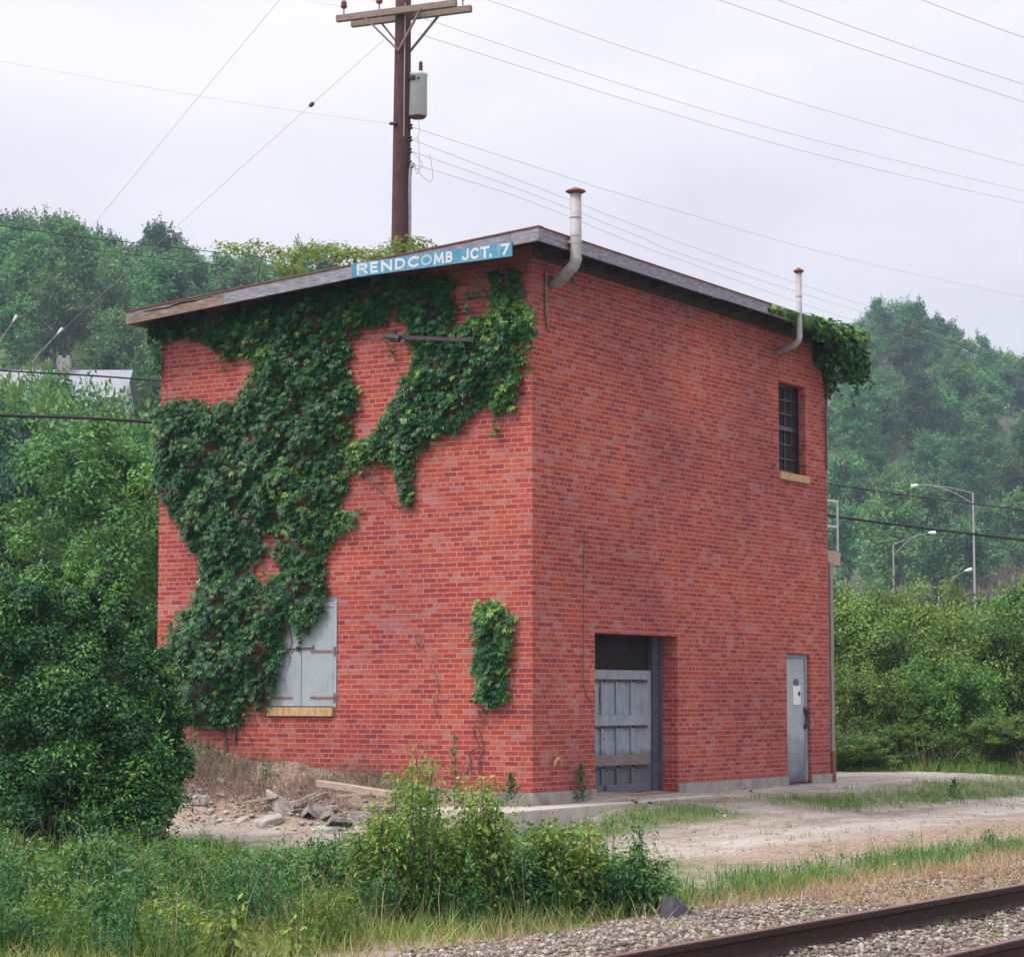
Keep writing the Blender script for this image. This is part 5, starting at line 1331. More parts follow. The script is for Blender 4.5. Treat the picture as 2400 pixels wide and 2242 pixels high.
# highway lamps
def street_lamp(label, top, tip, D, base_py, truss=True, rad=.075, group=None):
    t0 = dep(*top, D); tp = dep(*tip, D); b = t0.copy(); b[2] = dep(top[0], base_py, D)[2]
    L_ = thing('street_lamp', label, 'street lamp', tuple(b), group)
    q = MB(); q.tube([b, t0], [rad * 1.5, rad], 10); q.build('pole', M['galv'], L_)
    d = tp - t0
    up1 = [t0 + d * t + np.array([0, 0, 1]) * (np.linalg.norm(d) * (.055 if truss else .0) * math.sin(math.pi * t * .9)) for t in np.linspace(0, .9, 9)]
    q = MB(); q.tube(up1, [rad * .5] * 9, 6)
    if truss:
        lo = [t0 - np.array([0, 0, .95]) + (up1[6] - t0 + np.array([0, 0, .95])) * t + np.array([0, 0, 1]) * (.25 * math.sin(math.pi * t)) for t in np.linspace(0, 1, 8)]
        q.tube(lo, [rad * .5] * 8, 6); q.tube([up1[2], lo[3]], [rad * .35] * 2, 5)
    q.build('arm', M['galv'], L_)
    e = up1[-1]; dn = nrm(tp - e)
    k = 1 if truss else .7; q = MB(); q.tube([e - dn * .1, e + dn * .15, e + dn * .55, tp], [.06 * k, .15 * k, .17 * k, .06 * k], 10); q.build('lamp_head', M['flatwhite'], L_)
    return L_
street_lamp('tallest pale grey street lamp at the far right, its truss arm reaching left', (1889, 957), (1769, 944), 205, 1240, group='street lamps on the highway')
street_lamp('middle height street lamp behind the hedge, its arm reaching right beneath the black cable', (1734, 1057), (1812, 1034), 206, 1240, rad=.055, group='street lamps on the highway')
street_lamp('short street lamp half hidden by the hedge, its arm rising to a white head', (1822, 1142), (1881, 1106), 207, 1250, rad=.05, group='street lamps on the highway')
street_lamp('street lamp head on a slanting arm at the left edge, over the wood', (-12, 680), (30, 617), 188, 800, truss=False, rad=.045, group='street lamps on the highway')
street_lamp('street lamp head on a slanting arm above the grey roofed house', (64, 700), (118, 641), 188, 800, truss=False, rad=.045, group='street lamps on the highway')

# brown cutting beside the highway
cu_ = [dep(1870, 1150, 212), dep(2060, 1150, 212), dep(2060, 1030, 238), dep(1960, 1040, 236), dep(1900, 1085, 228)]
nA, nB = 14, 8
q_ = MB(); G = []
for j in range(nB):
    t = j / (nB - 1); row_ = []
    for i in range(nA):
        s_ = i / (nA - 1); p = dep(1845 + 60 * t + (260 - 60 * t) * s_, 1165 - 75 * t * (0.4 + .6 * s_), 210 + 24 * t)
        row_.append(p + np.array([0, 0, RNG.normal(0, .25)]))
    G.append(row_)
for j in range(nB - 1):
    for i in range(nA - 1): q_.quad([G[j][i], G[j][i + 1], G[j + 1][i + 1], G[j + 1][i]])
tag(q_.build('bank', simple('bare_bank', (0.075, 0.055, 0.052), (0.125, 0.095, 0.088), .8, .95, c3=(0.10, 0.11, 0.07), detail=9)), 'bare brown earth cutting beside the highway at the right edge', kind='structure')

bp_ = np.array([p for row_ in G for p in row_]); kk = RNG.integers(0, len(bp_), 5200)
bp_ = bp_[kk] + RNG.normal(0, .5, (5200, 3)) * np.array([1, 1, .3])
V, F, T = blades(bp_, nrm(np.array([0, 0, 1]) + RNG.normal(0, .4, (5200, 3))), RNG.uniform(.5, 1.9, 5200), .06, RNG.uniform(-.8, .8, 5200), RNG.random(5200))
tag(link('bank_brush', np_mesh('bank_brush', V, F, T), leaf_material('bank_brush', (0.06, 0.045, 0.045), (0.13, 0.10, 0.092), (0.19, 0.18, 0.11), trans=.1)), 'bare twiggy brush on the brown cutting', None, kind='stuff')
# broadleaf trees at middle distance on the left
mid_protos = [make_tree('broadleaf_tree', 'tree', 'tree', H, R, .14, c0, ncl, per * 2, .115, M['tree'], lobes=lb, cl=.20, pointy=pt, wr=.5)
              for H, R, c0, ncl, per, lb, pt in ((7.0, 2.9, .8, 170, 18000, 9, .1), (6.0, 3.2, .5, 180, 18000, 8, .0), (8.0, 2.7, 1.2, 160, 17000, 10, .25))]
def g_at(px, py, D):
    p = dep(px, py, D); return p
mt_ = [(235, 806, 47, 0, 'bright leafy tree just left of the brick wall, below the black cable', None),
       (95, 850, 62, 1, 'bluish dark tree standing left of the bright leafy tree', None),
       (-25, 800, 66, 2, 'dark tree cut off by the left edge below the cable', None),
       (300, 985, 54, 1, 'shaded tree whose crown fills the gap beside the brick wall', None),
       (20, 980, 50, 0, 'leafy tree at the left edge above the big dark bush', None),
]
for px, py, D, k, lab, g in mt_:
    p = dep(px, py, D); H = (7.0, 6.0, 8.0)[k]
    g0 = -.5 if D < 85 else float(hill_z(np.array([(p[:2] - CAM[:2]) @ RH[:2]]), np.array([D]))[0]) - .5
    s = (p[2] - g0) / H
    sxy = min(s, {47: 1.0, 62: 1.1}.get(D, 1.15)) if D < 85 else s * .8
    o = place(mid_protos[k], (p[0], p[1], g0), RNG.uniform(0, 6), (sxy, sxy, s), lab, g)
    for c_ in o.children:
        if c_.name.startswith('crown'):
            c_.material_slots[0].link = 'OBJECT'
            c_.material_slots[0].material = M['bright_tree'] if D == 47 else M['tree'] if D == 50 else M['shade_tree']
FH_ = (11.5, 13.5, 10.0, 15.0, 12.0)
for px, py, D, k, w_, lab in ((45, 733, 122, 0, .62, 'round tree standing in front of the grey roof of the house'), (120, 740, 120, 2, .55, 'tree standing below the chimney of the house'),
       (285, 785, 96, 2, .45, 'pale green tree right of the house, meeting the vine'), (205, 790, 92, 0, .45, 'light green tree below the white bay of the house'), (-25, 748, 112, 4, .6, 'tree at the left edge just under the grey roof'),
       (110, 800, 84, 1, .42, 'tree between the house and the thick black cable'), (30, 812, 80, 2, .42, 'low tree just above the thick black cable at the left'), (255, 822, 78, 4, .40, 'small bright tree just above the end of the thick black cable')):
    p = dep(px, py, D); g0 = -.5 if D < 90 else float(hill_z(np.array([(p[:2] - CAM[:2]) @ RH[:2]]), np.array([D]))[0]) - .5
    if D > 90: g0 = p[2] - FH_[k] * .82
    s = (p[2] - g0) / FH_[k]
    w_ = .8 * s if D < 90 else .55
    place(far_protos[k], (p[0], p[1], g0), RNG.uniform(0, 6), (w_, w_, s), lab, None)

# overgrown shrubs in front of the hedge line and the hedge on the right
hed_protos = [make_tree('hedge_shrub', 'shrub', 'shrub', H, R, .06, .25, ncl, int(per * 1.7), .085, M['hedge'], lobes=lb, cl=.165, wr=.5)
              for H, R, ncl, per, lb in ((3.4, 1.9, 190, 14000, 9), (3.0, 2.1, 190, 14000, 8), (3.9, 1.7, 180, 13500, 10))]
hl = [(1640, 1165, 50, 0, 'leafy shrub just right of the rusty landing post'), (1712, 1150, 53, 2, 'tall yellow green shrub, second in the hedge from the brick building'), (1780, 1195, 49, 1, 'yellowish shrub at the middle of the hedge'),
      (1850, 1180, 52, 0, 'wide bright shrub under the tallest street lamp'), (1925, 1205, 50, 2, 'leafy shrub near the right end of the hedge'), (1985, 1170, 51, 1, 'dense shrub cut off by the right edge'),
      (1662, 1290, 46.5, 1, 'low dark shrub at the foot of the hedge near the building'), (1742, 1405, 45.5, 0, 'low shadowy shrub at the foot of the hedge'), (1838, 1275, 47, 1, 'low bush with dark hollows at the middle of the hedge foot'), (1935, 1390, 45.5, 0, 'low bush at the right of the hedge foot'),
      (1655, 1125, 74, 2, 'taller pale shrub behind the hedge beside the landing'), (1745, 1150, 78, 0, 'grey green shrub behind the hedge below the middle lamp'), (1800, 1128, 82, 1, 'shrub behind the hedge touching the short street lamp'), (1900, 1160, 80, 2, 'pale shrub behind the hedge at the lamp pole'), (1985, 1120, 74, 0, 'bushy shrub behind the hedge at the right edge'),
      (1650, 1420, 44.5, 1, 'small dark bush by the foot of the landing post')]
for px, py, D, k, lab in hl:
    p = dep(px, py, D); H = (3.4, 3.0, 3.9)[k]; g0 = float(gz(p[0], p[1])); s = (p[2] - g0) / H
    s *= .97; sxy = np.clip(s, .62, 1.05) if D < 60 else 1.25
    place(hed_protos[k], (p[0], p[1], g0), RNG.uniform(0, 6), (sxy, sxy, s), lab, None, 'shrub')

# the big dark bush in the left foreground
bush = thing('big_bush', 'big dark green bush filling the left foreground in front of the vine', 'bush', (-3.0, -5.9, -.4))
cs = []; rs = []
for px, py, D, r_ in ((60, 1200, 27, .55), (20, 1330, 26.6, .7), (150, 1230, 27.2, .5), (130, 1340, 26.6, .62), (225, 1225, 27.5, .42), (235, 1330, 27, .5), (290, 1380, 27.2, .38), (100, 1450, 26, .7), (220, 1460, 26.4, .6), (300, 1480, 27, .42), (20, 1500, 25.8, .75), (150, 1560, 25.7, .65), (260, 1545, 26.4, .5), (60, 1620, 25.4, .7), (190, 1610, 25.6, .5), (-60, 1300, 26.8, .7), (-60, 1500, 26, .8), (0, 1170, 27.6, .5), (110, 1140, 27.8, .4), (205, 1160, 27.7, .32), (300, 1300, 27.4, .28), (325, 1390, 27.3, .26), (60, 1400, 28.2, .8), (180, 1440, 28, .8), (270, 1600, 26, .33), (30, 1660, 25.2, .55), (130, 1660, 25.3, .5), (215, 1650, 25.6, .42), (290, 1610, 26, .34), (-60, 1640, 25.2, .6), (0, 1560, 25.6, .5), (100, 1520, 26.6, .75), (200, 1510, 26.8, .65), (40, 1440, 26.2, .75), (140, 1400, 26.2, .65), (240, 1420, 26.8, .55), (90, 1330, 26.4, .65), (280, 1540, 26.6, .42), (230, 1600, 25.9, .42), (170, 1300, 27, .5), (320, 1450, 27.1, .3), (-10, 1620, 25.2, .5), (40, 1160, 27.6, .4), (100, 1600, 26.4, .7), (200, 1580, 26.8, .6)):
    c = dep(px, py, D)
    for j in range(11):
        d = rdir(1)[0]; cs.append(c + d * r_ * .75); rs.append(r_ * RNG.uniform(.26, .46))
A_ = crown_leaves(np.array(cs), np.array(rs), 165000, .058, .8, wr=.46)
ns = 260; k2 = RNG.integers(0, len(cs), ns); b0 = np.array(cs)[k2]
dr = nrm(nrm(b0 - np.array([-3.2, -5.6, .6])) * .8 + np.array([0, 0, .6]) + RNG.normal(0, .3, (ns, 3))); q2 = np.repeat(np.arange(ns), 16); t2 = RNG.random(ns * 16)
ps = b0[q2] + dr[q2] * (np.array(rs)[k2][q2] * .7 + RNG.uniform(.15, .45, ns)[q2] * t2)[:, None] + RNG.normal(0, .03, (ns * 16, 3)); l2 = .06 * RNG.uniform(.6, 1.3, ns * 16)
B_ = leaves(ps, nrm(dr[q2] + RNG.normal(0, .6, (ns * 16, 3))), nrm(np.array([0, 0, .8]) + RNG.normal(0, .5, (ns * 16, 3))), l2, l2 * .42, .4 + .5 * RNG.random(ns * 16))
V, F, T = join(A_, B_)
link('foliage', np_mesh('foliage', V, F, T), M['bush'], bush).location = tuple(-Vector(bush.location))
q_ = MB(); base = np.array([-3.0, -5.9, -.6])
for i in range(22):
    e = cs[RNG.integers(0, len(cs))]; b0 = base + np.append(RNG.normal(0, .35, 2), 0)
    q_.tube([b0, b0 + (e - b0) * .5 + RNG.normal(0, .12, 3), e], [.035, .022, .008], 6)
q_.build('stem', M['bark'], bush)

# shrubs and saplings in front
def sapling(name, label, cat, px, base_py, top_py, halfw_px, nst, mat, L, nleaf, lean=0.1, zg=None):
    g = onp(px, base_py, 2, -.45); g[2] = float(gz(g[0], g[1])); D = (g - CAM) @ FW
    H = (base_py - top_py) * PS * D / FPX; Rw = halfw_px * PS * D / FPX
    o = thing(name, label, cat, tuple(g))
    q = MB(); tips = []
    for i in range(nst):
        a = RNG.uniform(0, 6.28); r_ = Rw * math.sqrt(RNG.random()); h = H * (1 - .30 * (r_ / Rw) ** 2) * RNG.choice([RNG.uniform(.35, .75), RNG.uniform(.7, 1.04)], p=[.4, .6])
        b = g + np.array([math.cos(a) * r_ * .55, math.sin(a) * r_ * .55, -.05]); e = g + np.array([math.cos(a) * r_ * (1 + lean), math.sin(a) * r_ * (1 + lean), h])
        m_ = (b + e) / 2 + np.append(RNG.normal(0, .05, 2), 0)
        q.tube([b, m_, e], [.011, .008, .003], 5)
        tips.append((b, m_, e))
    q.build('stem', M['bark'], o)
    tips = np.array(tips); k = RNG.integers(0, nst, nleaf); t = RNG.uniform(.10, 1.0, nleaf) ** .62
    P = (tips[k, 0] * ((1 - t) ** 2)[:, None] + 2 * tips[k, 1] * (t * (1 - t))[:, None] + tips[k, 2] * (t ** 2)[:, None])
    off = rdir(nleaf) * np.array([1, 1, .55]); spread = (.03 + .19 * RNG.random(nleaf) ** 1.5) * (1.15 - .45 * t)
    P = P + off * spread[:, None]
    Nn = nrm(np.array([0, 0, .8]) + RNG.normal(0, .45, (nleaf, 3))); D_ = nrm(off + RNG.normal(0, .4, (nleaf, 3)) - np.array([0, 0, .35]))
    tk = RNG.random(nst)
    l = L * RNG.uniform(.6, 1.35, nleaf)
    V, F, T = leaves(P, D_, Nn, l, l * .42, .35 * tk[k] + .45 * RNG.random(nleaf) + .2 * t)
    link('foliage', np_mesh('foliage', V, F, T), mat, o).location = tuple(-Vector(o.location))
    return o
sapling('sapling_shrub', 'largest yellow green sapling clump in the foreground left of the slab', 'shrub', 805, 1795, 1452, 82, 34, M['sapling'], 0.047, 7493)
sapling('sapling_shrub', 'leafy sapling clump just in front of the slab end', 'shrub', 920, 1790, 1500, 62, 26, M['sapling'], 0.047, 5127)
sapling('sapling_shrub', 'smaller sapling at the left of the foreground clump', 'shrub', 735, 1790, 1570, 50, 18, M['sapling'], 0.045, 2563)
sapling('sapling_shrub', 'broad leaved bush in front of the garage doorway', 'shrub', 1100, 1782, 1560, 62, 24, M['sapling'], 0.058, 4141)
sapling('sapling_shrub', 'dark low bush between the two leafy foreground clumps', 'shrub', 1015, 1785, 1600, 52, 18, M['weed'], 0.047, 3746)
sapling('sapling_shrub', 'rightmost bush of the foreground row beside the bent black sheet', 'shrub', 1245, 1772, 1595, 48, 16, M['weed'], 0.055, 2958)
sapling('sapling_shrub', 'small leafy shoot right of the broad leaved bush', 'shrub', 1175, 1778, 1650, 38, 12, M['weed'], 0.047, 1774)
sapling('sapling_shrub', 'bushy blue green weed clump at the lower left edge, below the big bush', 'shrub', 40, 1790, 1628, 75, 22, M['weed'], .05, 3000)
sapling('sapling_shrub', 'second bushy weed clump from the left edge, in front of the big bush', 'shrub', 190, 1760, 1600, 62, 20, M['weed'], .05, 2600)
sapling('sapling_shrub', 'leafy weed clump in front of the left end of the rubble', 'shrub', 345, 1768, 1612, 58, 20, M['weed'], .048, 2300)
sapling('sapling_shrub', 'loose weed clump in front of the middle of the rubble', 'shrub', 500, 1775, 1622, 62, 18, M['weed'], .046, 2000)
sapling('sapling_shrub', 'weed clump just left of the foreground saplings', 'shrub', 635, 1780, 1600, 60, 20, M['weed'], .048, 2200)
sapling('sapling_shrub', 'low yellowish weed clump near the bottom left corner', 'shrub', 110, 1845, 1725, 70, 16, M['sapling'], .042, 1300)
sapling('sapling_shrub', 'low yellowish weed clump near the bottom edge below the rubble', 'shrub', 330, 1850, 1745, 55, 14, M['sapling'], .042, 1000)
sapling('young_sapling', 'small yellow green sapling near the bottom edge at left', 'sapling', 452, 1872, 1735, 26, 5, M['sapling'], .075, 260)
sapling('young_sapling', 'thin sapling stem with few leaves near the bottom edge', 'sapling', 572, 1868, 1778, 20, 4, M['sapling'], .06, 130)
sapling('young_sapling', 'slender sapling at the lower left edge', 'sapling', 195, 1850, 1690, 40, 8, M['weed'], .08, 600)
def wall_weed(label, px, bpy_, tpy, ax, v, nleaf=220):
    b = onp(px, bpy_, ax, v); t = onp(px, tpy, ax, v)
    o = thing('weed', label, 'weed', tuple(b)); H = t[2] - b[2]
    q = MB(); q.tube([b, (b + t) / 2 + RNG.normal(0, .02, 3), t], [.008, .006, .002], 5); q.build('stem', M['bark'], o); q = MB(); q.tube([b, (b + t) / 2 + np.array([.08, .08, 0]), t - np.array([-.12, -.1, H * .3])], [.006, .005, .002], 5); q.build('stem', M['bark'], o)
    h = RNG.random(nleaf); P = b + np.array([0, 0, 1]) * (h * H)[:, None] + RNG.normal(0, .06, (nleaf, 3)) * (1.15 - h)[:, None]
    V, F, T = leaves(P, rdir(nleaf) - np.array([0, 0, .3]), nrm(np.array([0, 0, .8]) + RNG.normal(0, .5, (nleaf, 3))), .055, .022, RNG.random(nleaf) * .7)
    link('foliage', np_mesh('foliage', V, F, T), M['weed'], o).location = tuple(-Vector(o.location))
wall_weed('dark weed growing against the wall left of the garage doorway', 1128, 1550, 1482, 0, .10)
wall_weed('weed growing on the slab left of the brick corner', 992, 1552, 1500, 1, -.25)
wall_weed('tall spindly weed against the front wall behind the sapling clump', 882, 1560, 1425, 1, -.7, 160)
wall_weed('small weed on the gravel right of the drive at the far hedge', 1852, 1545, 1510, 0, 2.2, 150)

# grass, tall weeds and straw: nobody could count them
def ground_pts(n, x0, x1, y0, y1, dens, top=0.0):
    P = np.stack([RNG.uniform(x0, x1, n), RNG.uniform(y0, y1, n)], 1)
    keep = RNG.random(n) < dens(P[:, 0], P[:, 1]); P = P[keep]
    P3 = np.stack([P[:, 0], P[:, 1], gz(P[:, 0], P[:, 1]) - .01], 1)
    q = proj(P3); k = (q[:, 0] > -120) & (q[:, 0] < 2100) & (q[:, 1] < 2050)
    k &= ~((P[:, 0] < 0.0) & (P[:, 0] > -LW) & (P[:, 1] > 0) & (P[:, 1] < RW))
    if top:     # the growth thins out towards the gravel in front of the rubble and the slab
        qt = proj(P3 + [0, 0, top]); lim = np.interp(qt[:, 0], [0, 330, 700, 760, 950, 1180, 1300, 1700], [1600, 1606, 1622, 1560, 1600, 1626, 1660, 1690])
        k &= qt[:, 1] > lim + 22 * lumps(P[:, 0] * 1.5, P[:, 1] * 1.5)
    return P3[k]
def bnd(v, a, b, s=.35): return sstep(a - s, a + s, v) * (1 - sstep(b - s, b + s, v))
def pat(x, y, s=1.0): return np.clip(.55 + .9 * lumps(x * s, y * s), 0, 1)
def grass_patch(name, label, P, h0, h1, w, mat, spread=.25, tuft=5, bend=.6):
    P = np.repeat(P, tuft, 0) + np.append(RNG.normal(0, .035, (len(P) * tuft, 2)), np.zeros((len(P) * tuft, 1)), 1)
    n = len(P); D = nrm(np.array([0, 0, 1]) + RNG.normal(0, spread, (n, 3)) * np.array([1, 1, .2]))
    V, F, T = blades(P, D, RNG.uniform(h0, h1, n), w, RNG.uniform(-bend, bend, n), RNG.random(n) * .8 + .2 * pat(P[:, 0], P[:, 1]))
    return tag(link(name, np_mesh(name, V, F, T), mat), label, None, kind='stuff')
# green grass between the drive and the ballast
grass_patch('grass', 'green grass strip between the gravel drive and the ballast', ground_pts(5200, 5.6, 7.5, -12.5, 3.0, lambda x, y: bnd(x + .3 * lumps(x, y), 6.05, 7.15) * pat(x * 1.3, y * 1.1) * (1 - .65 * sstep(-2, 1, y))), .06, .20, .007, M['grass'])
grass_patch('drive_grass', 'sparse grass in the middle of the gravel drive', ground_pts(9000, .3, 3.2, -2.2, 24, lambda x, y: np.maximum(bnd(x + .3 * lumps(x, y), .9, 2.2, .4) * pat(x * .9, y * .5 + 2) * sstep(4, 6, y), bnd(x + .2 * lumps(x * 2, y), .8, 1.6, .3) * bnd(y, -2, 2.6))), .04, .15, .008, M['grass'])
grass_patch('sparse_weeds', 'scattered tufts on the gravel drive', ground_pts(900, -3, 6.5, -6, 22, lambda x, y: (x > .6) * pat(x * .7, y * .7) * .8), .03, .12, .008, M['grass'])
grass_patch('far_grass', 'grass verge at the foot of the hedge', ground_pts(12000, -9, 2, 15, 28, lambda x, y: sstep(14.8, 17, y + .8 * lumps(x, y) - .5 * np.maximum(x, 0))), .08, .30, .010, M['grass'])
grass_patch('hedge_straw', 'dry straw standing in front of the hedge', ground_pts(1300, -8, 1, 16.0, 20.5, lambda x, y: pat(x * .8, y * .8) * .8), .3, 1.1, .008, M['straw'], .3, 4, .8)
# yellow grass along the bottom edge
grass_patch('yellow_grass', 'yellow green grass along the bottom edge', ground_pts(5500, 2.5, 8.0, -16.2, -10.2, lambda x, y: (1 - sstep(6.3, 7.5, x + .25 * lumps(x * 2, y * 2))) * sstep(3.4, 5.0, x + .15 * lumps(x, y) - .25 * (y + 14))), .10, .32, .006, M['drygrass'], .55, 4, .9)
grass_patch('tall_grass', 'tall green grass among the foreground weeds', ground_pts(7500, -6, 6.8, -15, -2.6, lambda x, y: (1 - sstep(5.2, 6.7, x)) * (1 - sstep(-4.6, -3.2, y + .5 * lumps(x, y))) * (.35 + .65 * pat(x * .8, y * .8)), .36), .14, .46, .007, M['grass'], .28, 4)
grass_patch('straw', 'dead pale stalks standing among the foreground weeds', ground_pts(1000, -4, 7.1, -14.5, -3.2, lambda x, y: (1 - sstep(6.6, 7.2, x)) * (.25 + .75 * sstep(4.8, 6.2, x)), .3), .25, .85, .0045, M['straw'], .30, 3, 1.0)
grass_patch('straw', 'low dry stalks along the edge of the ballast', ground_pts(2600, 6.3, 9.4, -14.5, 0, lambda x, y: np.maximum(bnd(x + .2 * lumps(x * 2, y), 6.9, 7.6, .3), .12) * pat(x * 1.7, y * 1.3)), .06, .26, .006, M['straw'], .5, 3)
grass_patch('dead_weeds', 'brown dead weeds between the grass strip and the rail', ground_pts(5200, 6.6, 9.3, -10.5, 3, lambda x, y: bnd(x + .3 * lumps(x * 1.5, y), 6.9, 9.0, .3) * sstep(-10.2, -8.8, y) * pat(x * 1.6, y * 1.2)), .04, .22, .006, M['straw'], .8, 4, .9)
grass_patch('rail_weeds', 'small tufts growing between and beside the rails', ground_pts(1500, 8.2, 12.0, -15.5, -3, lambda x, y: pat(x * 2.1, y * 1.7) ** 2), .03, .13, .006, M['grass'], .6, 4, .9)
# bushy weeds: leafy stems
def weed_stems(name, label, P, h0, h1, nl, L, mat, wr=.3, tint0=0.0):
    n = len(P); H = h0 if h1 is None else RNG.uniform(h0, h1, n) * (.65 + .6 * pat(P[:, 0] * .9 + 3, P[:, 1] * .9)); lean = RNG.normal(0, .16, (n, 2))
    k = np.repeat(np.arange(n), nl); t = RNG.uniform(.12, 1, n * nl)
    pos = P[k] + np.stack([lean[k, 0] * t * H[k], lean[k, 1] * t * H[k], t * H[k]], 1)
    a = RNG.random(n * nl) * 6.283; o = np.stack([np.cos(a), np.sin(a), np.zeros(n * nl)], 1)
    pos = pos + o * (.03 + .05 * RNG.random(n * nl))[:, None] * (1.2 - t)[:, None]
    D = nrm(o * .8 + np.array([0, 0, .45]) + RNG.normal(0, .25, (n * nl, 3))); Nn = nrm(np.array([0, 0, .9]) - o * .4 + RNG.normal(0, .25, (n * nl, 3)))
    l = L * RNG.uniform(.6, 1.3, n * nl) * (1.15 - .45 * t)
    tk = RNG.random(n)
    A_ = leaves(pos, D, Nn, l, l * wr, tint0 + .30 * tk[k] + .32 * RNG.random(n * nl) + .22 * t + (.30 * lumps(P[:, 0] * 2.1, P[:, 1] * 2.1))[k])
    B_ = blades(P, nrm(np.stack([lean[:, 0], lean[:, 1], np.ones(n)], 1)), H, .010, 0.0, np.full(n, .25))
    V, F, T = join(A_, B_)
    return tag(link(name, np_mesh(name, V, F, T), mat), label, None, kind='stuff')
def clusters(n, x0, x1, y0, y1, dens, h0, h1, r0, r1, per):
    C_ = np.stack([RNG.uniform(x0, x1, n), RNG.uniform(y0, y1, n)], 1); C_ = C_[RNG.random(len(C_)) < dens(C_[:, 0], C_[:, 1])]
    Hc = RNG.uniform(h0, h1, len(C_)); Rc = RNG.uniform(r0, r1, len(C_))
    P3 = np.stack([C_[:, 0], C_[:, 1], gz(C_[:, 0], C_[:, 1]) + Hc], 1); q = proj(P3)
    lim = np.interp(q[:, 0], [0, 330, 700, 760, 950, 1180, 1300, 1700], [1570, 1592, 1612, 1560, 1600, 1630, 1660, 1690])
    k = (q[:, 1] > lim) & (q[:, 0] > -150) & (q[:, 0] < 2100) & (q[:, 1] < 1990)
    C_, Hc, Rc = C_[k], Hc[k], Rc[k]
    m_ = np.repeat(np.arange(len(C_)), per); a = RNG.random(len(m_)) * 6.283; r_ = np.sqrt(RNG.random(len(m_)))
    P = C_[m_] + np.stack([np.cos(a), np.sin(a)], 1) * (r_ * Rc[m_])[:, None]
    return np.stack([P[:, 0], P[:, 1], gz(P[:, 0], P[:, 1]) - .01], 1), Hc[m_] * (1 - .45 * r_ ** 2) * RNG.uniform(.6, 1.05, len(m_))
fore = lambda x, y: (1 - sstep(5.2, 6.7, x + .2 * (y + 10)))
Pw, Hw = clusters(340, -6, 6.6, -15, -3.4, fore, .25, .92, .14, .44, 24)
weed_stems('weeds', 'thick leafy green weeds filling the left foreground', Pw, Hw, None, 34, .062, M['weed'], .27)
Pw, Hw = clusters(200, -5, 6.8, -15, -3.6, fore, .30, .70, .15, .34, 22)
weed_stems('yellow_weeds', 'lighter yellow green weeds between the darker ones in the foreground', Pw, Hw, None, 28, .055, M['sapling'], .32)
Pw, Hw = clusters(230, -5, 6.8, -15, -3.6, fore, .5, .95, .08, .2, 7)
weed_stems('stalks', 'tall leggy weed stalks rising over the foreground growth', Pw, Hw, None, 22, .06, M['weed'], .22, .15)
weed_stems('tall_weeds', 'taller weeds behind the foreground thicket', ground_pts(1500, 3.0, 7.0, -11.8, -4.5, lambda x, y: bnd(x + .2 * lumps(x, y), 4.0, 6.6, .5) * (1 - sstep(-7.5, -5.0, y)), .5), .3, .65, 32, .065, M['weed'], .28, tint0=.15)
weed_stems('low_weeds', 'low weeds scattered over the grass strip by the drive', ground_pts(1000, 5.4, 7.4, -10.5, 4, lambda x, y: pat(x * 1.1, y * 1.4) * bnd(x, 5.8, 7.1, .4) * .8), .08, .26, 18, .05, M['weed'], tint0=.2)
weed_stems('wall_weeds', 'low weeds along the foot of the front wall', ground_pts(1500, -7.5, .2, -2.4, -.1, lambda x, y: bnd(y, -.9, 0.2, .2) * pat(x * 1.3, y * 1.3)), .08, .26, 16, .05, M['weed'])
weed_stems('hedge_weeds', 'leafy weeds along the verge of the hedge', ground_pts(900, -8, 1.5, 15.8, 21, lambda x, y: pat(x, y)), .2, .6, 22, .09, M['hedge'])

# rubble bank against the left wall
grass_patch('dry_brush', 'brown dry brush on the rubble bank', ground_pts(3600, -7.5, -1.5, -2.3, -.1, lambda x, y: bnd(x, -6.6, -2.2, .7) * pat(x * 1.2, y * 1.6) * bnd(y, -1.6, -.1, .25)), .14, .50, .006, simple('brush', (0.16, 0.10, 0.085), (0.30, 0.20, 0.16), 3, .95), .55, 4)
P = np.stack([RNG.uniform(-6.8, -1.2, 70), RNG.uniform(-2.15, -.7, 70)], 1)
def rock(name, label, x, y, s, grp=None, flat=.6):
    bm = MB(); n1 = 6; base = []
    V = []
    rg = np.random.default_rng(int(abs(x * 991 + y * 577)))
    rings = [(0.0, .9), (.30, 1.0), (.75, .95), (1.0, .72)]; ja = rg.normal(0, .28, 8); jr = rg.uniform(.6, 1.35, 8); tilt = rg.normal(0, .28, 2)
    for h, r_ in rings:
        for k in range(n1):
            a = 2 * math.pi * k / n1 + ja[k]; rr_ = s * (r_ * .5 + .5) * jr[k] * rg.uniform(.92, 1.06)
            V.append((x + math.cos(a) * rr_, y + math.sin(a) * rr_ * .8, float(gz(x, y)) - s * .12 + (h + rg.normal(0, .03)) * s * flat * 1.3 + (math.cos(a) * tilt[0] + math.sin(a) * tilt[1]) * rr_))
    bm.v = V
    for i in range(len(rings) - 1):
        for k in range(n1):
            k2 = (k + 1) % n1; bm.f.append((i * n1 + k, i * n1 + k2, (i + 1) * n1 + k2, (i + 1) * n1 + k)); bm.uv.append([(0, 0)] * 4)
    bm.f.append(tuple(range(3 * n1, 4 * n1))); bm.uv.append([(0, 0)] * n1)
    o = bm.build(name, M['rock'], bevel=s * .03)
    return tag(o, label, 'stone', grp)
for i, (x, y) in enumerate(P):
    rock('rubble_stone', 'rough pale stone in the rubble bank below the vine', x, y - .15, RNG.choice([RNG.uniform(.05, .12), RNG.uniform(.12, .24)]), 'stones of the rubble bank', RNG.uniform(.18, .42))
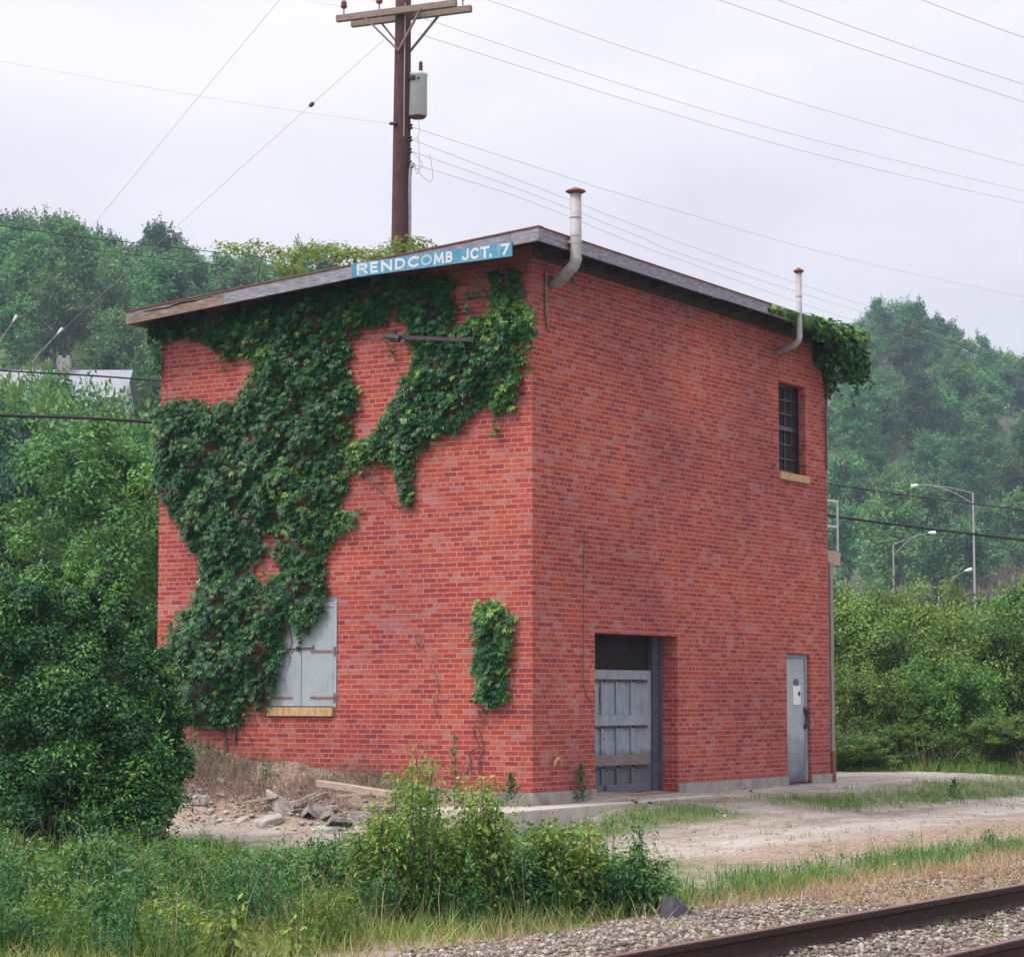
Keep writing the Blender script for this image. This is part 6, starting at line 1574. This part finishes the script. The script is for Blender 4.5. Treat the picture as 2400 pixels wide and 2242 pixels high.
for px, py, s, lab in ((548, 1515, .17, 'largest rounded pale stone in the rubble, below the shuttered window'), (615, 1545, .15, 'square pale block of rubble at the right of the pile'), (345, 1532, .16, 'pale stone at the left end of the rubble, beside the big bush'), (395, 1547, .14, 'second pale stone from the left end of the rubble')):
    g = onp(px, py, 1, -1.55); rock('rubble_stone', lab, g[0], g[1], s, None, .75)
stones(1100, lambda n: (lambda P_: P_[RNG.random(len(P_)) < bnd(P_[:, 1], -2.2, -.9, .3)])(np.stack([RNG.uniform(-7, -.9, n), RNG.uniform(-2.6, -.3, n)], 1)), .012, .05, 'rubble', 'small broken rubble on the bank below the vine', bpy.data.materials['drive_stone'], .2)
q_ = MB(); a = onp(618, 1520, 1, -1.35); b = onp(770, 1543, 1, -1.45); q_.beam(a, b, .12, .09)
tag(q_.build('timber', M['timber'], bevel=.012), 'long bleached timber lying on the rubble left of the sapling', 'timber')
for pa, pb, lab in (((565, 1560), (615, 1538), 'short broken board leaning in the middle of the rubble'), ((480, 1556), (540, 1546), 'grey broken board at the lower edge of the rubble'), ((655, 1545), (720, 1540), 'thin broken lath under the bleached timber')):
    q_ = MB(); q_.beam(onp(pa[0], pa[1], 1, -1.75), onp(pb[0], pb[1], 1, -1.6), .10, .03); tag(q_.build('board', M['timber'], bevel=.004), lab, 'board')
# bent black sheet by the ballast
e1 = nrm(np.array([RT[0], RT[1], 0])); e2 = nrm(np.array([FW[0], FW[1], 0]))
g0_ = onp(1312, 1782, 2, -.40); zb = float(gz(g0_[0], g0_[1])) + .012
def SP(a, b, h): p = g0_ + e1 * a + e2 * b; return (p[0], p[1], zb + h)
q_ = MB(); q_.quad([SP(-.13, -.02, 0), SP(-.03, -.09, .0), SP(-.02, -.01, .155), SP(-.085, .10, .14)]); q_.quad([SP(-.03, -.09, .0), SP(.07, -.06, .0), SP(.05, -.01, .10), SP(-.02, -.01, .155)]); q_.quad([SP(.07, -.06, .0), SP(.20, .0, .0), SP(.13, .06, .035), SP(.05, -.01, .10)]); q_.quad([SP(-.02, -.01, .155), SP(.05, -.01, .10), SP(.10, .16, .06), SP(-.085, .10, .14)])
o = q_.build('bent_sheet', M['slate']); md = o.modifiers.new('thick', 'SOLIDIFY'); md.thickness = .010
tag(o, 'bent black sheet lying at the edge of the ballast', 'sheet')
for px, py, s, lab in ((1230, 1556, .055, 'dark clod lying left on the apron before the garage doorway'), (1262, 1555, .045, 'dark clod lying right on the apron before the garage doorway'), (1458, 1536, .04, 'small dark clod near the wall between the two doors')):
    g = onp(px, py, 2, -.17); o = rock('clod', lab, g[0], g[1], s); o['category'] = 'clod'; o.data.materials.clear(); o.data.materials.append(M['tie'])

# ------------------------------------------------------------------ haze
HZ = 0.00040
hzb = MB(); hzb.box(-1700, 1700, -1700, 1700, -4.0, 118)
mt, t, out = nodes('haze')
pv = N(t, 'ShaderNodeVolumePrincipled', {'Color': (0.60, 0.78, 0.98, 1), 'Density': HZ, 'Anisotropy': 0.2})
t.links.new(pv.outputs[0], out.inputs['Volume'])
tag(hzb.build('haze', mt), 'thin pale blue haze in the valley air', None, kind='stuff')
